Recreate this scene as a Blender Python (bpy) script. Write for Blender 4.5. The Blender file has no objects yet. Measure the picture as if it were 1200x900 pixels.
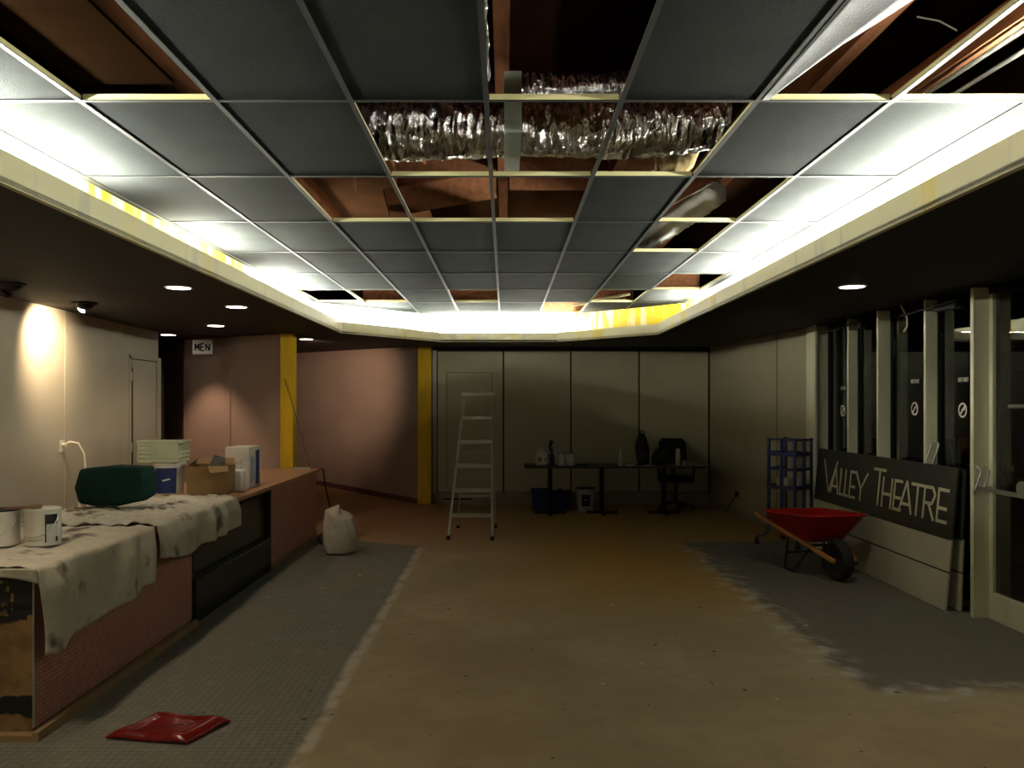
import bpy, bmesh, math, random
from mathutils import Vector, Matrix
random.seed(7)
PI = math.pi
C = bpy.context.scene.collection
SC = bpy.context.scene

# ------------------------------------------------------------------ materials
def newmat(name):
    m = bpy.data.materials.new(name); m.use_nodes = True
    nt = m.node_tree
    return m, nt, nt.nodes['Principled BSDF']

def N(nt, t, **kw):
    n = nt.nodes.new(t)
    for k, v in kw.items():
        if k in n.bl_rna.properties.keys() or hasattr(n, k): setattr(n, k, v)
    return n

def col4(c): return (c[0], c[1], c[2], 1.0)

def srgb(r, g, b):
    f = lambda c: (c/255/12.92) if c/255 <= .04045 else ((c/255+.055)/1.055)**2.4
    return (f(r), f(g), f(b))

KD = .92   # factor on most base colours, balanced against the cove lamp strength
KEEP = {'black_painted_tile','lighter_painted_tile','pale_tile_face','grid_cream','grid_black','pale_metal','plywood_sheet'}
def mat(name, c, rough=.6, metal=0.0, var=.12, scale=6.0, bump=0.0, bscale=60.0, c2=None, c2th=(.5,.6), spec=None, stretch=None, coat=0):
    """base colour with soft dirt variation, optional second blotch colour and bump"""
    if name not in KEEP: c = tuple(x*KD for x in c); c2 = tuple(x*KD for x in c2) if c2 else None
    m, nt, b = newmat(name)
    tc = N(nt, 'ShaderNodeTexCoord'); co = tc.outputs['Object']
    if stretch:
        mp = N(nt, 'ShaderNodeMapping'); mp.inputs['Scale'].default_value = stretch
        nt.links.new(co, mp.inputs['Vector']); co = mp.outputs[0]
    nz = N(nt, 'ShaderNodeTexNoise'); nz.inputs['Scale'].default_value = scale; nz.inputs['Detail'].default_value = 5
    nt.links.new(co, nz.inputs['Vector'])
    cr = N(nt, 'ShaderNodeValToRGB')
    e = cr.color_ramp.elements
    e[0].position = .3; e[1].position = .7
    e[0].color = col4([x*(1-var) for x in c]); e[1].color = col4([min(1, x*(1+var)) for x in c])
    nt.links.new(nz.outputs['Fac'], cr.inputs['Fac'])
    out = cr.outputs['Color']
    if c2:
        n2 = N(nt, 'ShaderNodeTexNoise'); n2.inputs['Scale'].default_value = scale*.6; n2.inputs['Detail'].default_value = 3
        mp2 = N(nt, 'ShaderNodeMapping'); mp2.inputs['Location'].default_value = (3.1, 7.7, 1.3)
        nt.links.new(co, mp2.inputs['Vector']); nt.links.new(mp2.outputs[0], n2.inputs['Vector'])
        r2 = N(nt, 'ShaderNodeValToRGB'); r2.color_ramp.elements[0].position = c2th[0]; r2.color_ramp.elements[1].position = c2th[1]
        nt.links.new(n2.outputs['Fac'], r2.inputs['Fac'])
        mx = N(nt, 'ShaderNodeMixRGB'); mx.inputs['Color2'].default_value = col4(c2)
        nt.links.new(r2.outputs['Color'], mx.inputs['Fac']); nt.links.new(out, mx.inputs['Color1']); out = mx.outputs['Color']
    nt.links.new(out, b.inputs['Base Color'])
    b.inputs['Roughness'].default_value = rough; b.inputs['Metallic'].default_value = metal
    if spec is None and metal == 0: b.inputs['Specular IOR Level'].default_value = .3
    if spec is not None: b.inputs['Specular IOR Level'].default_value = spec
    if coat: b.inputs['Coat Weight'].default_value = coat
    if bump:
        nb = N(nt, 'ShaderNodeTexNoise'); nb.inputs['Scale'].default_value = bscale; nb.inputs['Detail'].default_value = 3
        nt.links.new(tc.outputs['Object'], nb.inputs['Vector'])
        bp = N(nt, 'ShaderNodeBump'); bp.inputs['Strength'].default_value = bump; bp.inputs['Distance'].default_value = .01
        nt.links.new(nb.outputs['Fac'], bp.inputs['Height']); nt.links.new(bp.outputs['Normal'], b.inputs['Normal'])
    return m

def emit(name, c, s):
    m, nt, b = newmat(name)
    b.inputs['Base Color'].default_value = col4(c)
    b.inputs['Emission Color'].default_value = col4(c); b.inputs['Emission Strength'].default_value = s
    return m

def math_(nt, op, a, b=None, c=None):
    n = nt.nodes.new('ShaderNodeMath'); n.operation = op
    for i, v in enumerate((a, b, c)):
        if v is None: continue
        if isinstance(v, (int, float)): n.inputs[i].default_value = v
        else: nt.links.new(v, n.inputs[i])
    return n.outputs[0]

def sstep(nt, v, a, b):
    n = nt.nodes.new('ShaderNodeMapRange'); n.interpolation_type = 'SMOOTHSTEP'
    n.inputs['From Min'].default_value = a; n.inputs['From Max'].default_value = b
    nt.links.new(v, n.inputs['Value']); return n.outputs['Result']

def mixc(nt, f, a, b):
    n = nt.nodes.new('ShaderNodeMixRGB')
    if isinstance(f, (int, float)): n.inputs[0].default_value = f
    else: nt.links.new(f, n.inputs[0])
    for i, v in ((1, a), (2, b)):
        if isinstance(v, tuple): n.inputs[i].default_value = col4(v)
        else: nt.links.new(v, n.inputs[i])
    return n.outputs[0]

def noise(nt, co, s, d=3, off=(0,0,0), rough=.5):
    mp = N(nt, 'ShaderNodeMapping'); mp.inputs['Location'].default_value = off
    nt.links.new(co, mp.inputs['Vector'])
    n = N(nt, 'ShaderNodeTexNoise'); n.inputs['Scale'].default_value = s; n.inputs['Detail'].default_value = d; n.inputs['Roughness'].default_value = rough
    nt.links.new(mp.outputs[0], n.inputs['Vector']); return n.outputs['Fac']

def floor_material():
    m, nt, b = newmat('worn_floor')
    g = N(nt, 'ShaderNodeNewGeometry'); co = g.outputs['Position']
    sp = N(nt, 'ShaderNodeSeparateXYZ'); nt.links.new(co, sp.inputs[0]); X, Y = sp.outputs[0], sp.outputs[1]
    n1 = noise(nt, co, 1.1, 5); n2 = noise(nt, co, 7, 5, (4,2,0)); n3 = noise(nt, co, .55, 2, (9,1,0)); nf = noise(nt, co, 40, 4)
    base = mixc(nt, sstep(nt, n1, .35, .7), (.33,.265,.155), (.41,.34,.21))
    base = mixc(nt, math_(nt, 'MULTIPLY', sstep(nt, n2, .42, .7), .35), base, (.27,.21,.14))
    # ochre stain across the middle of the far floor, reddish one by the left passage
    oc = math_(nt, 'MULTIPLY', sstep(nt, Y, 5.2, 7.6), sstep(nt, X, -.7, .9))
    oc = math_(nt, 'MULTIPLY', oc, math_(nt, 'ADD', .35, n3))
    base = mixc(nt, math_(nt, 'MULTIPLY', oc, .9), base, (.40,.24,.05))
    rd = math_(nt, 'MULTIPLY', sstep(nt, Y, 7.5, 11.0), math_(nt, 'SUBTRACT', 1, sstep(nt, X, -1.2, 1.0)))
    base = mixc(nt, math_(nt, 'MULTIPLY', rd, .85), base, (.42,.20,.09))
    # mosaic zones under the soffits
    nx = math_(nt, 'MULTIPLY', math_(nt, 'SUBTRACT', n1, .5), .10)
    Xl = math_(nt, 'ADD', X, nx)
    L = math_(nt, 'SUBTRACT', 1, sstep(nt, Xl, -.97, -.94))
    ye = math_(nt, 'ADD', Y, math_(nt, 'MULTIPLY', X, .45))
    L = math_(nt, 'MULTIPLY', L, math_(nt, 'SUBTRACT', 1, sstep(nt, math_(nt, 'ADD', ye, nx), 8.60, 8.66)))
    nxr = math_(nt, 'MULTIPLY', math_(nt, 'SUBTRACT', n1, .5), .5)
    Xr = math_(nt, 'ADD', math_(nt, 'ADD', X, nxr), nx)
    R = sstep(nt, Xr, 2.0, 2.12)
    R = math_(nt, 'MULTIPLY', R, sstep(nt, math_(nt, 'ADD', Y, nxr), 4.45, 4.62))
    R = math_(nt, 'MULTIPLY', R, math_(nt, 'SUBTRACT', 1, sstep(nt, math_(nt, 'ADD', Y, nxr), 9.2, 9.5)))
    br = N(nt, 'ShaderNodeTexBrick'); br.offset = 0; br.inputs['Scale'].default_value = 1
    br.inputs['Brick Width'].default_value = .04; br.inputs['Row Height'].default_value = .04; br.inputs['Mortar Size'].default_value = .003
    br.inputs['Color1'].default_value = (.215,.215,.175,1); br.inputs['Color2'].default_value = (.185,.185,.15,1); br.inputs['Mortar'].default_value = (.135,.13,.108,1)
    nt.links.new(co, br.inputs['Vector'])
    tile = mixc(nt, math_(nt, 'MULTIPLY', sstep(nt, n1, .48, .72), .6), br.outputs['Color'], (.22,.18,.13))
    tile = mixc(nt, math_(nt, 'MULTIPLY', sstep(nt, n2, .55, .8), .5), tile, (.30,.29,.25))
    base = mixc(nt, L, base, tile)
    tr = mixc(nt, .35, tile, (.10,.085,.06))
    base = mixc(nt, R, base, tr)
    # chalky dust along the edges of the mosaic
    def band(v, c, w0, w1): return math_(nt, 'SUBTRACT', 1, sstep(nt, math_(nt, 'ABSOLUTE', math_(nt, 'SUBTRACT', v, c)), w0, w1))
    dl = math_(nt, 'MULTIPLY', band(Xl, -.93, .012, .06), math_(nt, 'SUBTRACT', 1, sstep(nt, Y, 8.7, 9.1)))
    dl = math_(nt, 'MULTIPLY', dl, sstep(nt, n2, .3, .6))
    dr = math_(nt, 'MULTIPLY', band(Xr, 2.03, .02, .24), math_(nt, 'MULTIPLY', sstep(nt, Y, 4.4, 4.8), math_(nt, 'SUBTRACT', 1, sstep(nt, Y, 8.8, 9.3))))
    dr = math_(nt, 'MULTIPLY', dr, sstep(nt, n2, .42, .68))
    d3 = math_(nt, 'MULTIPLY', band(math_(nt, 'ADD', Y, nxr), 4.52, .02, .16), math_(nt, 'MULTIPLY', sstep(nt, X, 1.9, 2.1), sstep(nt, n2, .42, .7)))
    dust = math_(nt, 'MAXIMUM', dl, math_(nt, 'MAXIMUM', dr, d3))
    base = mixc(nt, math_(nt, 'MULTIPLY', dust, .75), base, (.52,.50,.43))
    # crumbs: dark and pale specks
    for sc, off, th, cc in ((5.0, (0,0,0), .10, (.03,.025,.02)), (3.2, (5,3,0), .07, (.62,.6,.52)), (9, (1,8,0), .10, (.05,.04,.03))):
        mp = N(nt, 'ShaderNodeMapping'); mp.inputs['Location'].default_value = off; nt.links.new(co, mp.inputs['Vector'])
        vo = N(nt, 'ShaderNodeTexVoronoi'); vo.inputs['Scale'].default_value = sc; nt.links.new(mp.outputs[0], vo.inputs['Vector'])
        k = math_(nt, 'SUBTRACT', 1, sstep(nt, math_(nt, 'ADD', vo.outputs['Distance'], math_(nt, 'MULTIPLY', math_(nt, 'SUBTRACT', nf, .5), .08)), th*.5, th))
        s2 = N(nt, 'ShaderNodeSeparateColor'); nt.links.new(vo.outputs['Color'], s2.inputs[0])
        k = math_(nt, 'MULTIPLY', k, sstep(nt, s2.outputs[0], .55, .6))
        base = mixc(nt, math_(nt, 'MULTIPLY', k, .8), base, cc)
    base = mixc(nt, .06, base, (0,0,0))
    nt.links.new(base, b.inputs['Base Color'])
    b.inputs['Roughness'].default_value = .8; b.inputs['Specular IOR Level'].default_value = .25
    bp = N(nt, 'ShaderNodeBump'); bp.inputs['Strength'].default_value = .25; bp.inputs['Distance'].default_value = .01
    nt.links.new(nf, bp.inputs['Height']); nt.links.new(bp.outputs['Normal'], b.inputs['Normal'])
    return m

def mosaic_material(name, c1, c2, mortar, s=.03, horizontal=True):
    m, nt, b = newmat(name)
    g = N(nt, 'ShaderNodeNewGeometry'); sp = N(nt, 'ShaderNodeSeparateXYZ'); nt.links.new(g.outputs['Position'], sp.inputs[0])
    cb = N(nt, 'ShaderNodeCombineXYZ')
    nt.links.new(math_(nt, 'ADD', sp.outputs[0], sp.outputs[1]), cb.inputs[0]); nt.links.new(sp.outputs[2], cb.inputs[1])
    br = N(nt, 'ShaderNodeTexBrick'); br.offset = 0
    br.inputs['Scale'].default_value = 1; br.inputs['Brick Width'].default_value = s; br.inputs['Row Height'].default_value = s*.85; br.inputs['Mortar Size'].default_value = s*.1
    br.inputs['Color1'].default_value = col4(c1); br.inputs['Color2'].default_value = col4(c2); br.inputs['Mortar'].default_value = col4(mortar)
    nt.links.new(cb.outputs[0], br.inputs['Vector'])
    nz = noise(nt, g.outputs['Position'], 3, 4)
    nt.links.new(mixc(nt, math_(nt, 'MULTIPLY', sstep(nt, nz, .45, .75), .4), br.outputs['Color'], tuple(x*.6 for x in c1)), b.inputs['Base Color'])
    b.inputs['Roughness'].default_value = .55
    return m

def painted_end_material():
    """raw ply with irregular bands of black adhesive near top and low down"""
    m, nt, b = newmat('ply_black_bands')
    g = N(nt, 'ShaderNodeNewGeometry'); sp = N(nt, 'ShaderNodeSeparateXYZ'); nt.links.new(g.outputs['Position'], sp.inputs[0])
    n = noise(nt, g.outputs['Position'], 9, 3); n2 = noise(nt, g.outputs['Position'], 14, 2, (2,2,2))
    z = math_(nt, 'ADD', sp.outputs[2], math_(nt, 'MULTIPLY', math_(nt, 'SUBTRACT', n, .5), .10))
    top = math_(nt, 'MULTIPLY', sstep(nt, z, .545, .56), math_(nt, 'SUBTRACT', 1, sstep(nt, n2, .60, .63)))
    low = math_(nt, 'MULTIPLY', sstep(nt, z, .105, .115), math_(nt, 'SUBTRACT', 1, sstep(nt, z, .185, .195)))
    k = math_(nt, 'MAXIMUM', top, low)
    wood = mixc(nt, sstep(nt, n, .4, .65), (.26,.16,.06), (.17,.105,.04))
    nt.links.new(mixc(nt, k, wood, (.006,.006,.006)), b.inputs['Base Color']); b.inputs['Roughness'].default_value = .7
    return m

def cove_material(name, c, yel, th, sc=(1.3,1.3,.2), zones=False):
    m, nt, b = newmat(name)
    g = N(nt, 'ShaderNodeNewGeometry'); mp = N(nt, 'ShaderNodeMapping'); mp.inputs['Scale'].default_value = sc
    nt.links.new(g.outputs['Position'], mp.inputs['Vector'])
    n = noise(nt, mp.outputs[0], 1.4, 3, (1,2,3)); n2 = noise(nt, mp.outputs[0], 3.5, 2, (6,2,8))
    k = sstep(nt, n, th[0], th[1])
    if zones:
        sp = N(nt, 'ShaderNodeSeparateXYZ'); nt.links.new(g.outputs['Position'], sp.inputs[0]); X, Y = sp.outputs[0], sp.outputs[1]
        zl = math_(nt, 'MULTIPLY', math_(nt, 'LESS_THAN', X, -2.3), math_(nt, 'MULTIPLY', sstep(nt, Y, 4.7, 4.95), math_(nt, 'SUBTRACT', 1, sstep(nt, Y, 7.9, 8.2))))
        zr = math_(nt, 'MULTIPLY', sstep(nt, X, .8, 1.1), sstep(nt, Y, 9.3, 9.8))
        k = math_(nt, 'MAXIMUM', k, math_(nt, 'MULTIPLY', math_(nt, 'MAXIMUM', zl, zr), sstep(nt, n2, .30, .5)))
    cc = mixc(nt, k, c, yel)
    cc = mixc(nt, math_(nt, 'MULTIPLY', sstep(nt, n2, .6, .66), .5), cc, (.46,.45,.38) if not zones else (.80,.78,.66))
    nt.links.new(cc, b.inputs['Base Color']); b.inputs['Roughness'].default_value = .6
    return m

M = {}
M['floor'] = floor_material()
M['tile'] = mat('black_painted_tile', (.019,.0215,.0215), .72, var=.12, scale=3, bump=.35, bscale=180, spec=.006)
M['tile2'] = mat('lighter_painted_tile', (.022,.0245,.025), .72, var=.15, scale=3, bump=.35, bscale=180, spec=.006)
M['tile_white'] = mat('pale_tile_face', (.16,.165,.175), .6, var=.1, scale=8, bump=.3, bscale=150)
M['grid_black'] = mat('grid_black', (.007,.0075,.007), .6, var=.2, scale=8, spec=.2)
M['grid_cream'] = mat('grid_cream', (.50,.46,.24), .5, var=.08, scale=8)
M['soffit'] = mat('soffit_black', (.016,.012,.009), .7, var=.3, scale=2, bump=.2, bscale=90)
M['lip'] = cove_material('cove_lip_paint', (.66,.62,.39), (.70,.57,.14), (.58,.66))
M['cove'] = cove_material('cove_wall_paint', (.84,.80,.58), (.78,.56,.01), (.66,.72), zones=True)
M['trough'] = mat('trough_grey', (.22,.22,.19), .8)
M['wall_l'] = mat('beige_wall', (.36,.325,.255), .55, var=.06, scale=2, bump=.1, bscale=50)
M['wall_men'] = mat('mauve_wall', (.34,.25,.20), .6, var=.06, scale=2)
M['wall_pass'] = mat('pink_wall', (.44,.335,.275), .6, var=.06, scale=2)
M['yellow'] = mat('yellow_paint', (.66,.42,.008), .5, var=.12, scale=5, stretch=(3,3,.6))
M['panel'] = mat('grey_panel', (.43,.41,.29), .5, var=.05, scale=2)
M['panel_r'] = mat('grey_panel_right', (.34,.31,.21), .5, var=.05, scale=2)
M['black'] = mat('matt_black', (.006,.006,.006), .6, spec=.15)
M['seam'] = mat('dark_seam', (.01,.009,.008), .6)
M['base'] = mat('base_grey', (.27,.25,.18), .6)
M['mullion'] = mat('pale_metal', (.62,.62,.44), .45, metal=.1, var=.1, scale=4, stretch=(2,2,.2))
M['alu'] = mat('aluminium', (.48,.49,.43), .35, metal=.8, var=.1)
M['alu_dull'] = mat('aluminium_dull', (.42,.43,.38), .45, metal=.5, var=.1)
M['mosaic'] = mosaic_material('pink_mosaic', (.60,.28,.225), (.46,.20,.16), (.24,.12,.095), .026)
M['wood_pink'] = mat('pinkish_wood', (.40,.20,.13), .45, var=.15, scale=5, stretch=(1,6,6))
M['wood_top'] = mat('counter_top_wood', (.46,.25,.15), .35, var=.12, scale=5, stretch=(5,1,5))
M['ply_end'] = painted_end_material()
M['strip'] = mat('raw_strip', (.33,.22,.11), .7)
M['case'] = mat('black_case', (.012,.013,.010), .25, var=.2)
M['case_panel'] = mat('case_panel', (.035,.037,.027), .35, var=.2)
M['cloth'] = mat('drop_cloth', (.60,.58,.48), .9, var=.10, scale=7, c2=(.16,.14,.12), c2th=(.57,.66), bump=.3, bscale=30)
M['cloth2'] = mat('drop_cloth_grey', (.54,.53,.44), .9, var=.12, scale=7, c2=(.16,.145,.12), c2th=(.57,.66), bump=.3, bscale=30)
M['white'] = mat('white_plastic', (.62,.61,.55), .4, var=.05)
M['white_dirty'] = mat('white_card', (.52,.50,.43), .6, var=.1)
M['canmetal'] = mat('can_metal', (.5,.5,.48), .3, metal=.9)
M['paper'] = mat('paper_label', (.45,.45,.42), .6, var=.1, scale=12)
M['navy'] = mat('navy_label', (.012,.022,.10), .5, var=.4, scale=25)
M['dark'] = mat('dark_plastic', (.008,.008,.009), .5, spec=.2)
M['green'] = mat('dark_green_fabric', (.003,.019,.015), .85, var=.2, scale=8, bump=.2, spec=.1)
M['card'] = mat('cardboard', (.20,.125,.05), .8, var=.1, scale=4)
M['card_in'] = mat('cardboard_inner', (.13,.08,.04), .85)
M['basket'] = mat('pale_basket', (.40,.45,.32), .5, var=.1)
M['red'] = mat('red_enamel', (.42,.012,.012), .35, var=.2, scale=6)
M['red_gloss'] = mat('red_gloss_plastic', (.20,.012,.010), .22, var=.3, scale=12, bump=.5, bscale=14)
M['handle_wood'] = mat('ash_handle', (.44,.20,.06), .5, var=.1, scale=10, stretch=(1,1,1))
M['rubber'] = mat('rubber', (.012,.012,.012), .8)
M['steel_dark'] = mat('dark_steel', (.02,.02,.02), .45, metal=.4)
M['bluerack'] = mat('blue_steel', (.018,.028,.11), .4, var=.2)
M['crate'] = mat('blue_crate', (.010,.022,.085), .5)
M['board_black'] = mat('sign_black', (.022,.022,.017), .45, var=.3, scale=3)
M['board_white'] = mat('sign_white', (.50,.49,.36), .5, var=.07, scale=3)
M['letter'] = mat('sign_letter', (.50,.47,.32), .45, var=.1)
M['table'] = mat('table_top', (.03,.028,.022), .4)
M['thermos'] = mat('thermos_grey', (.55,.55,.50), .35, metal=.1)
M['bagwhite'] = mat('white_bag', (.58,.54,.45), .7, var=.12, scale=9, bump=.4, bscale=18)
M['foil'] = None
M['sheath'] = mat('white_sheathing', (.75,.75,.72), .35, bump=.6, bscale=12)  # white colour stands in for the glare on brightly lit silver foil
M['wood_beam'] = mat('roof_timber', (.20,.085,.042), .8, var=.25, scale=4, stretch=(4,.6,4), spec=0)
M['wood_pale'] = mat('pale_timber', (.60,.40,.20), .7, var=.2, scale=5)
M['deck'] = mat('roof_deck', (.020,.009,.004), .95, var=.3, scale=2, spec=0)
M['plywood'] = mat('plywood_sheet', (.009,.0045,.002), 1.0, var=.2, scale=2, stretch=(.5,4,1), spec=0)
M['galv'] = mat('galvanised', (.22,.24,.20), .5, metal=.3, var=.15, scale=12)
M['insul'] = mat('insulation', (.36,.27,.12), .9, var=.4, scale=8, bump=.8, bscale=20)
M['outside'] = mat('asphalt', (.02,.02,.018), .9)
M['sticker'] = mat('sticker_white', (.62,.60,.5), .6)
M['cable_w'] = mat('white_cable', (.72,.66,.5), .5)
M['tube'] = emit('fluorescent', (1.0,.99,.87), 360)
M['lamp_w'] = emit('downlight_glow', (1.0,.92,.80), 9)
M['lamp_p'] = emit('pink_glow', (1.0,.62,.45), 1.6)

def foil_material():
    m, nt, b = newmat('crumpled_foil')
    tc = N(nt, 'ShaderNodeTexCoord'); mp = N(nt, 'ShaderNodeMapping'); mp.inputs['Scale'].default_value = (1.6, .5, .5)
    nt.links.new(tc.outputs['Object'], mp.inputs['Vector'])
    v = N(nt, 'ShaderNodeTexVoronoi'); v.inputs['Scale'].default_value = 16; nt.links.new(mp.outputs[0], v.inputs['Vector'])
    n = noise(nt, mp.outputs[0], 22, 4)
    h = math_(nt, 'ADD', v.outputs['Distance'], n)
    bp = N(nt, 'ShaderNodeBump'); bp.inputs['Strength'].default_value = 1.0; bp.inputs['Distance'].default_value = .04
    nt.links.new(h, bp.inputs['Height']); nt.links.new(bp.outputs['Normal'], b.inputs['Normal'])
    b.inputs['Base Color'].default_value = (.42,.40,.40,1); b.inputs['Metallic'].default_value = 1; b.inputs['Roughness'].default_value = .24
    return m
M['foil'] = foil_material()

def glass_material():
    m, nt, b = newmat('window_glass')
    b.inputs['Base Color'].default_value = (.75,.78,.74,1); b.inputs['Transmission Weight'].default_value = 1
    b.inputs['Roughness'].default_value = 0.0; b.inputs['IOR'].default_value = 1.5
    return m
M['glass'] = glass_material()

# ------------------------------------------------------------------ mesh helpers
class MB:
    def __init__(s): s.bm = bmesh.new()
    def face(s, pts):
        vs = [s.bm.verts.new(p) for p in pts]
        try: return s.bm.faces.new(vs)
        except ValueError: return None
    def box(s, x0, x1, y0, y1, z0, z1, mtx=None):
        ps = [Vector((x, y, z)) for z in (z0, z1) for x, y in ((x0,y0),(x1,y0),(x1,y1),(x0,y1))]
        if mtx: ps = [mtx @ p for p in ps]
        v = [s.bm.verts.new(p) for p in ps]
        for f in ((3,2,1,0),(4,5,6,7),(0,1,5,4),(1,2,6,5),(2,3,7,6),(3,0,4,7)): s.bm.faces.new([v[i] for i in f])
        return s
    def bar(s, p0, p1, w, h, up=(0,0,1)):
        """rectangular bar from p0 to p1; w across, h along 'up'"""
        p0, p1 = Vector(p0), Vector(p1); d = (p1-p0).normalized(); u = Vector(up)
        if abs(d.dot(u)) > .98: u = Vector((0,1,0))
        a = d.cross(u).normalized(); u = a.cross(d).normalized()
        ps = []
        for p in (p0, p1):
            for i, j in ((-1,-1),(1,-1),(1,1),(-1,1)): ps.append(p + a*i*w/2 + u*j*h/2)
        v = [s.bm.verts.new(p) for p in ps]
        for f in ((3,2,1,0),(4,5,6,7),(0,1,5,4),(1,2,6,5),(2,3,7,6),(3,0,4,7)): s.bm.faces.new([v[i] for i in f])
        return s
    def prism(s, poly, z0, z1):
        n = len(poly)
        a = [s.bm.verts.new((p[0],p[1],z0)) for p in poly]; b = [s.bm.verts.new((p[0],p[1],z1)) for p in poly]
        s.bm.faces.new(a[::-1]); s.bm.faces.new(b)
        for i in range(n): s.bm.faces.new((a[i], a[(i+1)%n], b[(i+1)%n], b[i]))
        return s
    def prism3(s, pts, off):
        """extrude a 3D polygon by the vector off"""
        n = len(pts); off = Vector(off)
        a = [s.bm.verts.new(Vector(p)) for p in pts]; b = [s.bm.verts.new(Vector(p)+off) for p in pts]
        s.bm.faces.new(a[::-1]); s.bm.faces.new(b)
        for i in range(n): s.bm.faces.new((a[i], a[(i+1)%n], b[(i+1)%n], b[i]))
        return s
    def tube(s, pts, r, n=8, caps=True):
        pts = [Vector(p) for p in pts]; rings = []
        rs = r if isinstance(r, (list, tuple)) else [r]*len(pts)
        pu = None
        for i, p in enumerate(pts):
            d = (pts[min(i+1,len(pts)-1)] - pts[max(i-1,0)]).normalized()
            if pu is None: pu = Vector((0,0,1)) if abs(d.z) < .9 else Vector((1,0,0))
            a = d.cross(pu).normalized(); u = a.cross(d).normalized(); pu = u
            rings.append([s.bm.verts.new(p + (a*math.cos(2*PI*k/n) + u*math.sin(2*PI*k/n))*rs[i]) for k in range(n)])
        for i in range(len(rings)-1):
            for k in range(n): s.bm.faces.new((rings[i][k], rings[i][(k+1)%n], rings[i+1][(k+1)%n], rings[i+1][k]))
        if caps:
            s.bm.faces.new(rings[0][::-1]); s.bm.faces.new(rings[-1])
        return s
    def lathe(s, prof, c=(0,0,0), n=24, sx=1, sy=1, mtx=None):
        c = Vector(c); rings = []
        for r, z in prof:
            ring = []
            for k in range(n):
                p = c + Vector((r*sx*math.cos(2*PI*k/n), r*sy*math.sin(2*PI*k/n), z))
                if mtx: p = mtx @ p
                ring.append(s.bm.verts.new(p))
            rings.append(ring)
        for i in range(len(rings)-1):
            for k in range(n): s.bm.faces.new((rings[i][k], rings[i][(k+1)%n], rings[i+1][(k+1)%n], rings[i+1][k]))
        if prof[0] == prof[-1]: return s
        if prof[0][0] > 1e-5: s.bm.faces.new(rings[0][::-1])
        if prof[-1][0] > 1e-5: s.bm.faces.new(rings[-1])
        return s
    def grid(s, f, nu, nv):
        g = [[s.bm.verts.new(f(i/nu, j/nv)) for j in range(nv+1)] for i in range(nu+1)]
        for i in range(nu):
            for j in range(nv): s.bm.faces.new((g[i][j], g[i+1][j], g[i+1][j+1], g[i][j+1]))
        return s
    def build(s, name, m, parent=None, smooth=False, bevel=0, solid=0, sub=0, label=None, origin=True):
        bmesh.ops.remove_doubles(s.bm, verts=s.bm.verts, dist=1e-6)
        bmesh.ops.recalc_face_normals(s.bm, faces=s.bm.faces)
        off = Vector((0,0,0))
        if parent is None and origin:
            vs = [v.co for v in s.bm.verts]
            off = Vector(((min(v.x for v in vs)+max(v.x for v in vs))/2, (min(v.y for v in vs)+max(v.y for v in vs))/2, min(v.z for v in vs)))
            bmesh.ops.translate(s.bm, verts=s.bm.verts, vec=-off)
        me = bpy.data.meshes.new(name); s.bm.to_mesh(me); s.bm.free()
        me.materials.append(M[m] if isinstance(m, str) else m)
        if smooth:
            for p in me.polygons: p.use_smooth = True
        o = bpy.data.objects.new(name, me); C.objects.link(o); o.location = off
        if parent: o.parent = parent
        if smooth and smooth != 'full':
            md = o.modifiers.new('split', 'EDGE_SPLIT'); md.split_angle = math.radians(40)
        if solid:
            md = o.modifiers.new('solid', 'SOLIDIFY'); md.thickness = solid
        if bevel:
            md = o.modifiers.new('bevel', 'BEVEL'); md.width = bevel; md.segments = 2; md.limit_method = 'ANGLE'
        if sub:
            md = o.modifiers.new('sub', 'SUBSURF'); md.levels = md.render_levels = sub
        if label: o['label'] = label
        return o

def thing(name, label, cat, loc=(0,0,0), rz=0, group=None):
    o = bpy.data.objects.new(name, None); o.empty_display_size = .1; C.objects.link(o)
    o.location = loc; o.rotation_euler = (0,0,rz); o['label'] = label; o['category'] = cat
    if group: o['group'] = group
    return o
def tag(o, label, cat, group=None, kind=None):
    o['label'] = label; o['category'] = cat
    if group: o['group'] = group
    if kind: o['kind'] = kind
    return o
def struct(name, mb, m, **kw):
    o = mb.build(name, m, **kw)
    if o.parent is None: o['kind'] = 'structure'
    return o
def sempty(name, loc=(0,0,0), rz=0):
    o = bpy.data.objects.new(name, None); C.objects.link(o); o.location = loc; o.rotation_euler = (0,0,rz); o['kind'] = 'structure'; return o
def dup(root, loc, rz=None, label=None):
    r = root.copy(); C.objects.link(r); r.location = loc
    if rz is not None: r.rotation_euler = (0,0,rz)
    if label: r['label'] = label
    for ch in list(root.children):
        c = ch.copy(); C.objects.link(c); c.parent = r
        for g in list(ch.children):
            d = g.copy(); C.objects.link(d); d.parent = c
    return r

def text(name, s, size, m, parent, loc, rot, ext=.001, bold=0.0, sx=1.0, spacing=1.0):
    cu = bpy.data.curves.new(name, 'FONT'); cu.body = s; cu.size = size; cu.extrude = ext; cu.align_x = 'CENTER'; cu.align_y = 'CENTER'; cu.offset = bold; cu.space_character = spacing
    t = bpy.data.objects.new(name, cu); C.objects.link(t)
    dg = bpy.context.evaluated_depsgraph_get(); me = bpy.data.meshes.new_from_object(t.evaluated_get(dg))
    bpy.data.objects.remove(t)
    me.materials.clear(); me.materials.append(M[m])
    o = bpy.data.objects.new(name, me); C.objects.link(o); o.location = loc; o.rotation_euler = rot; o.scale = (sx,1,1); o.parent = parent
    return o

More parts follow.
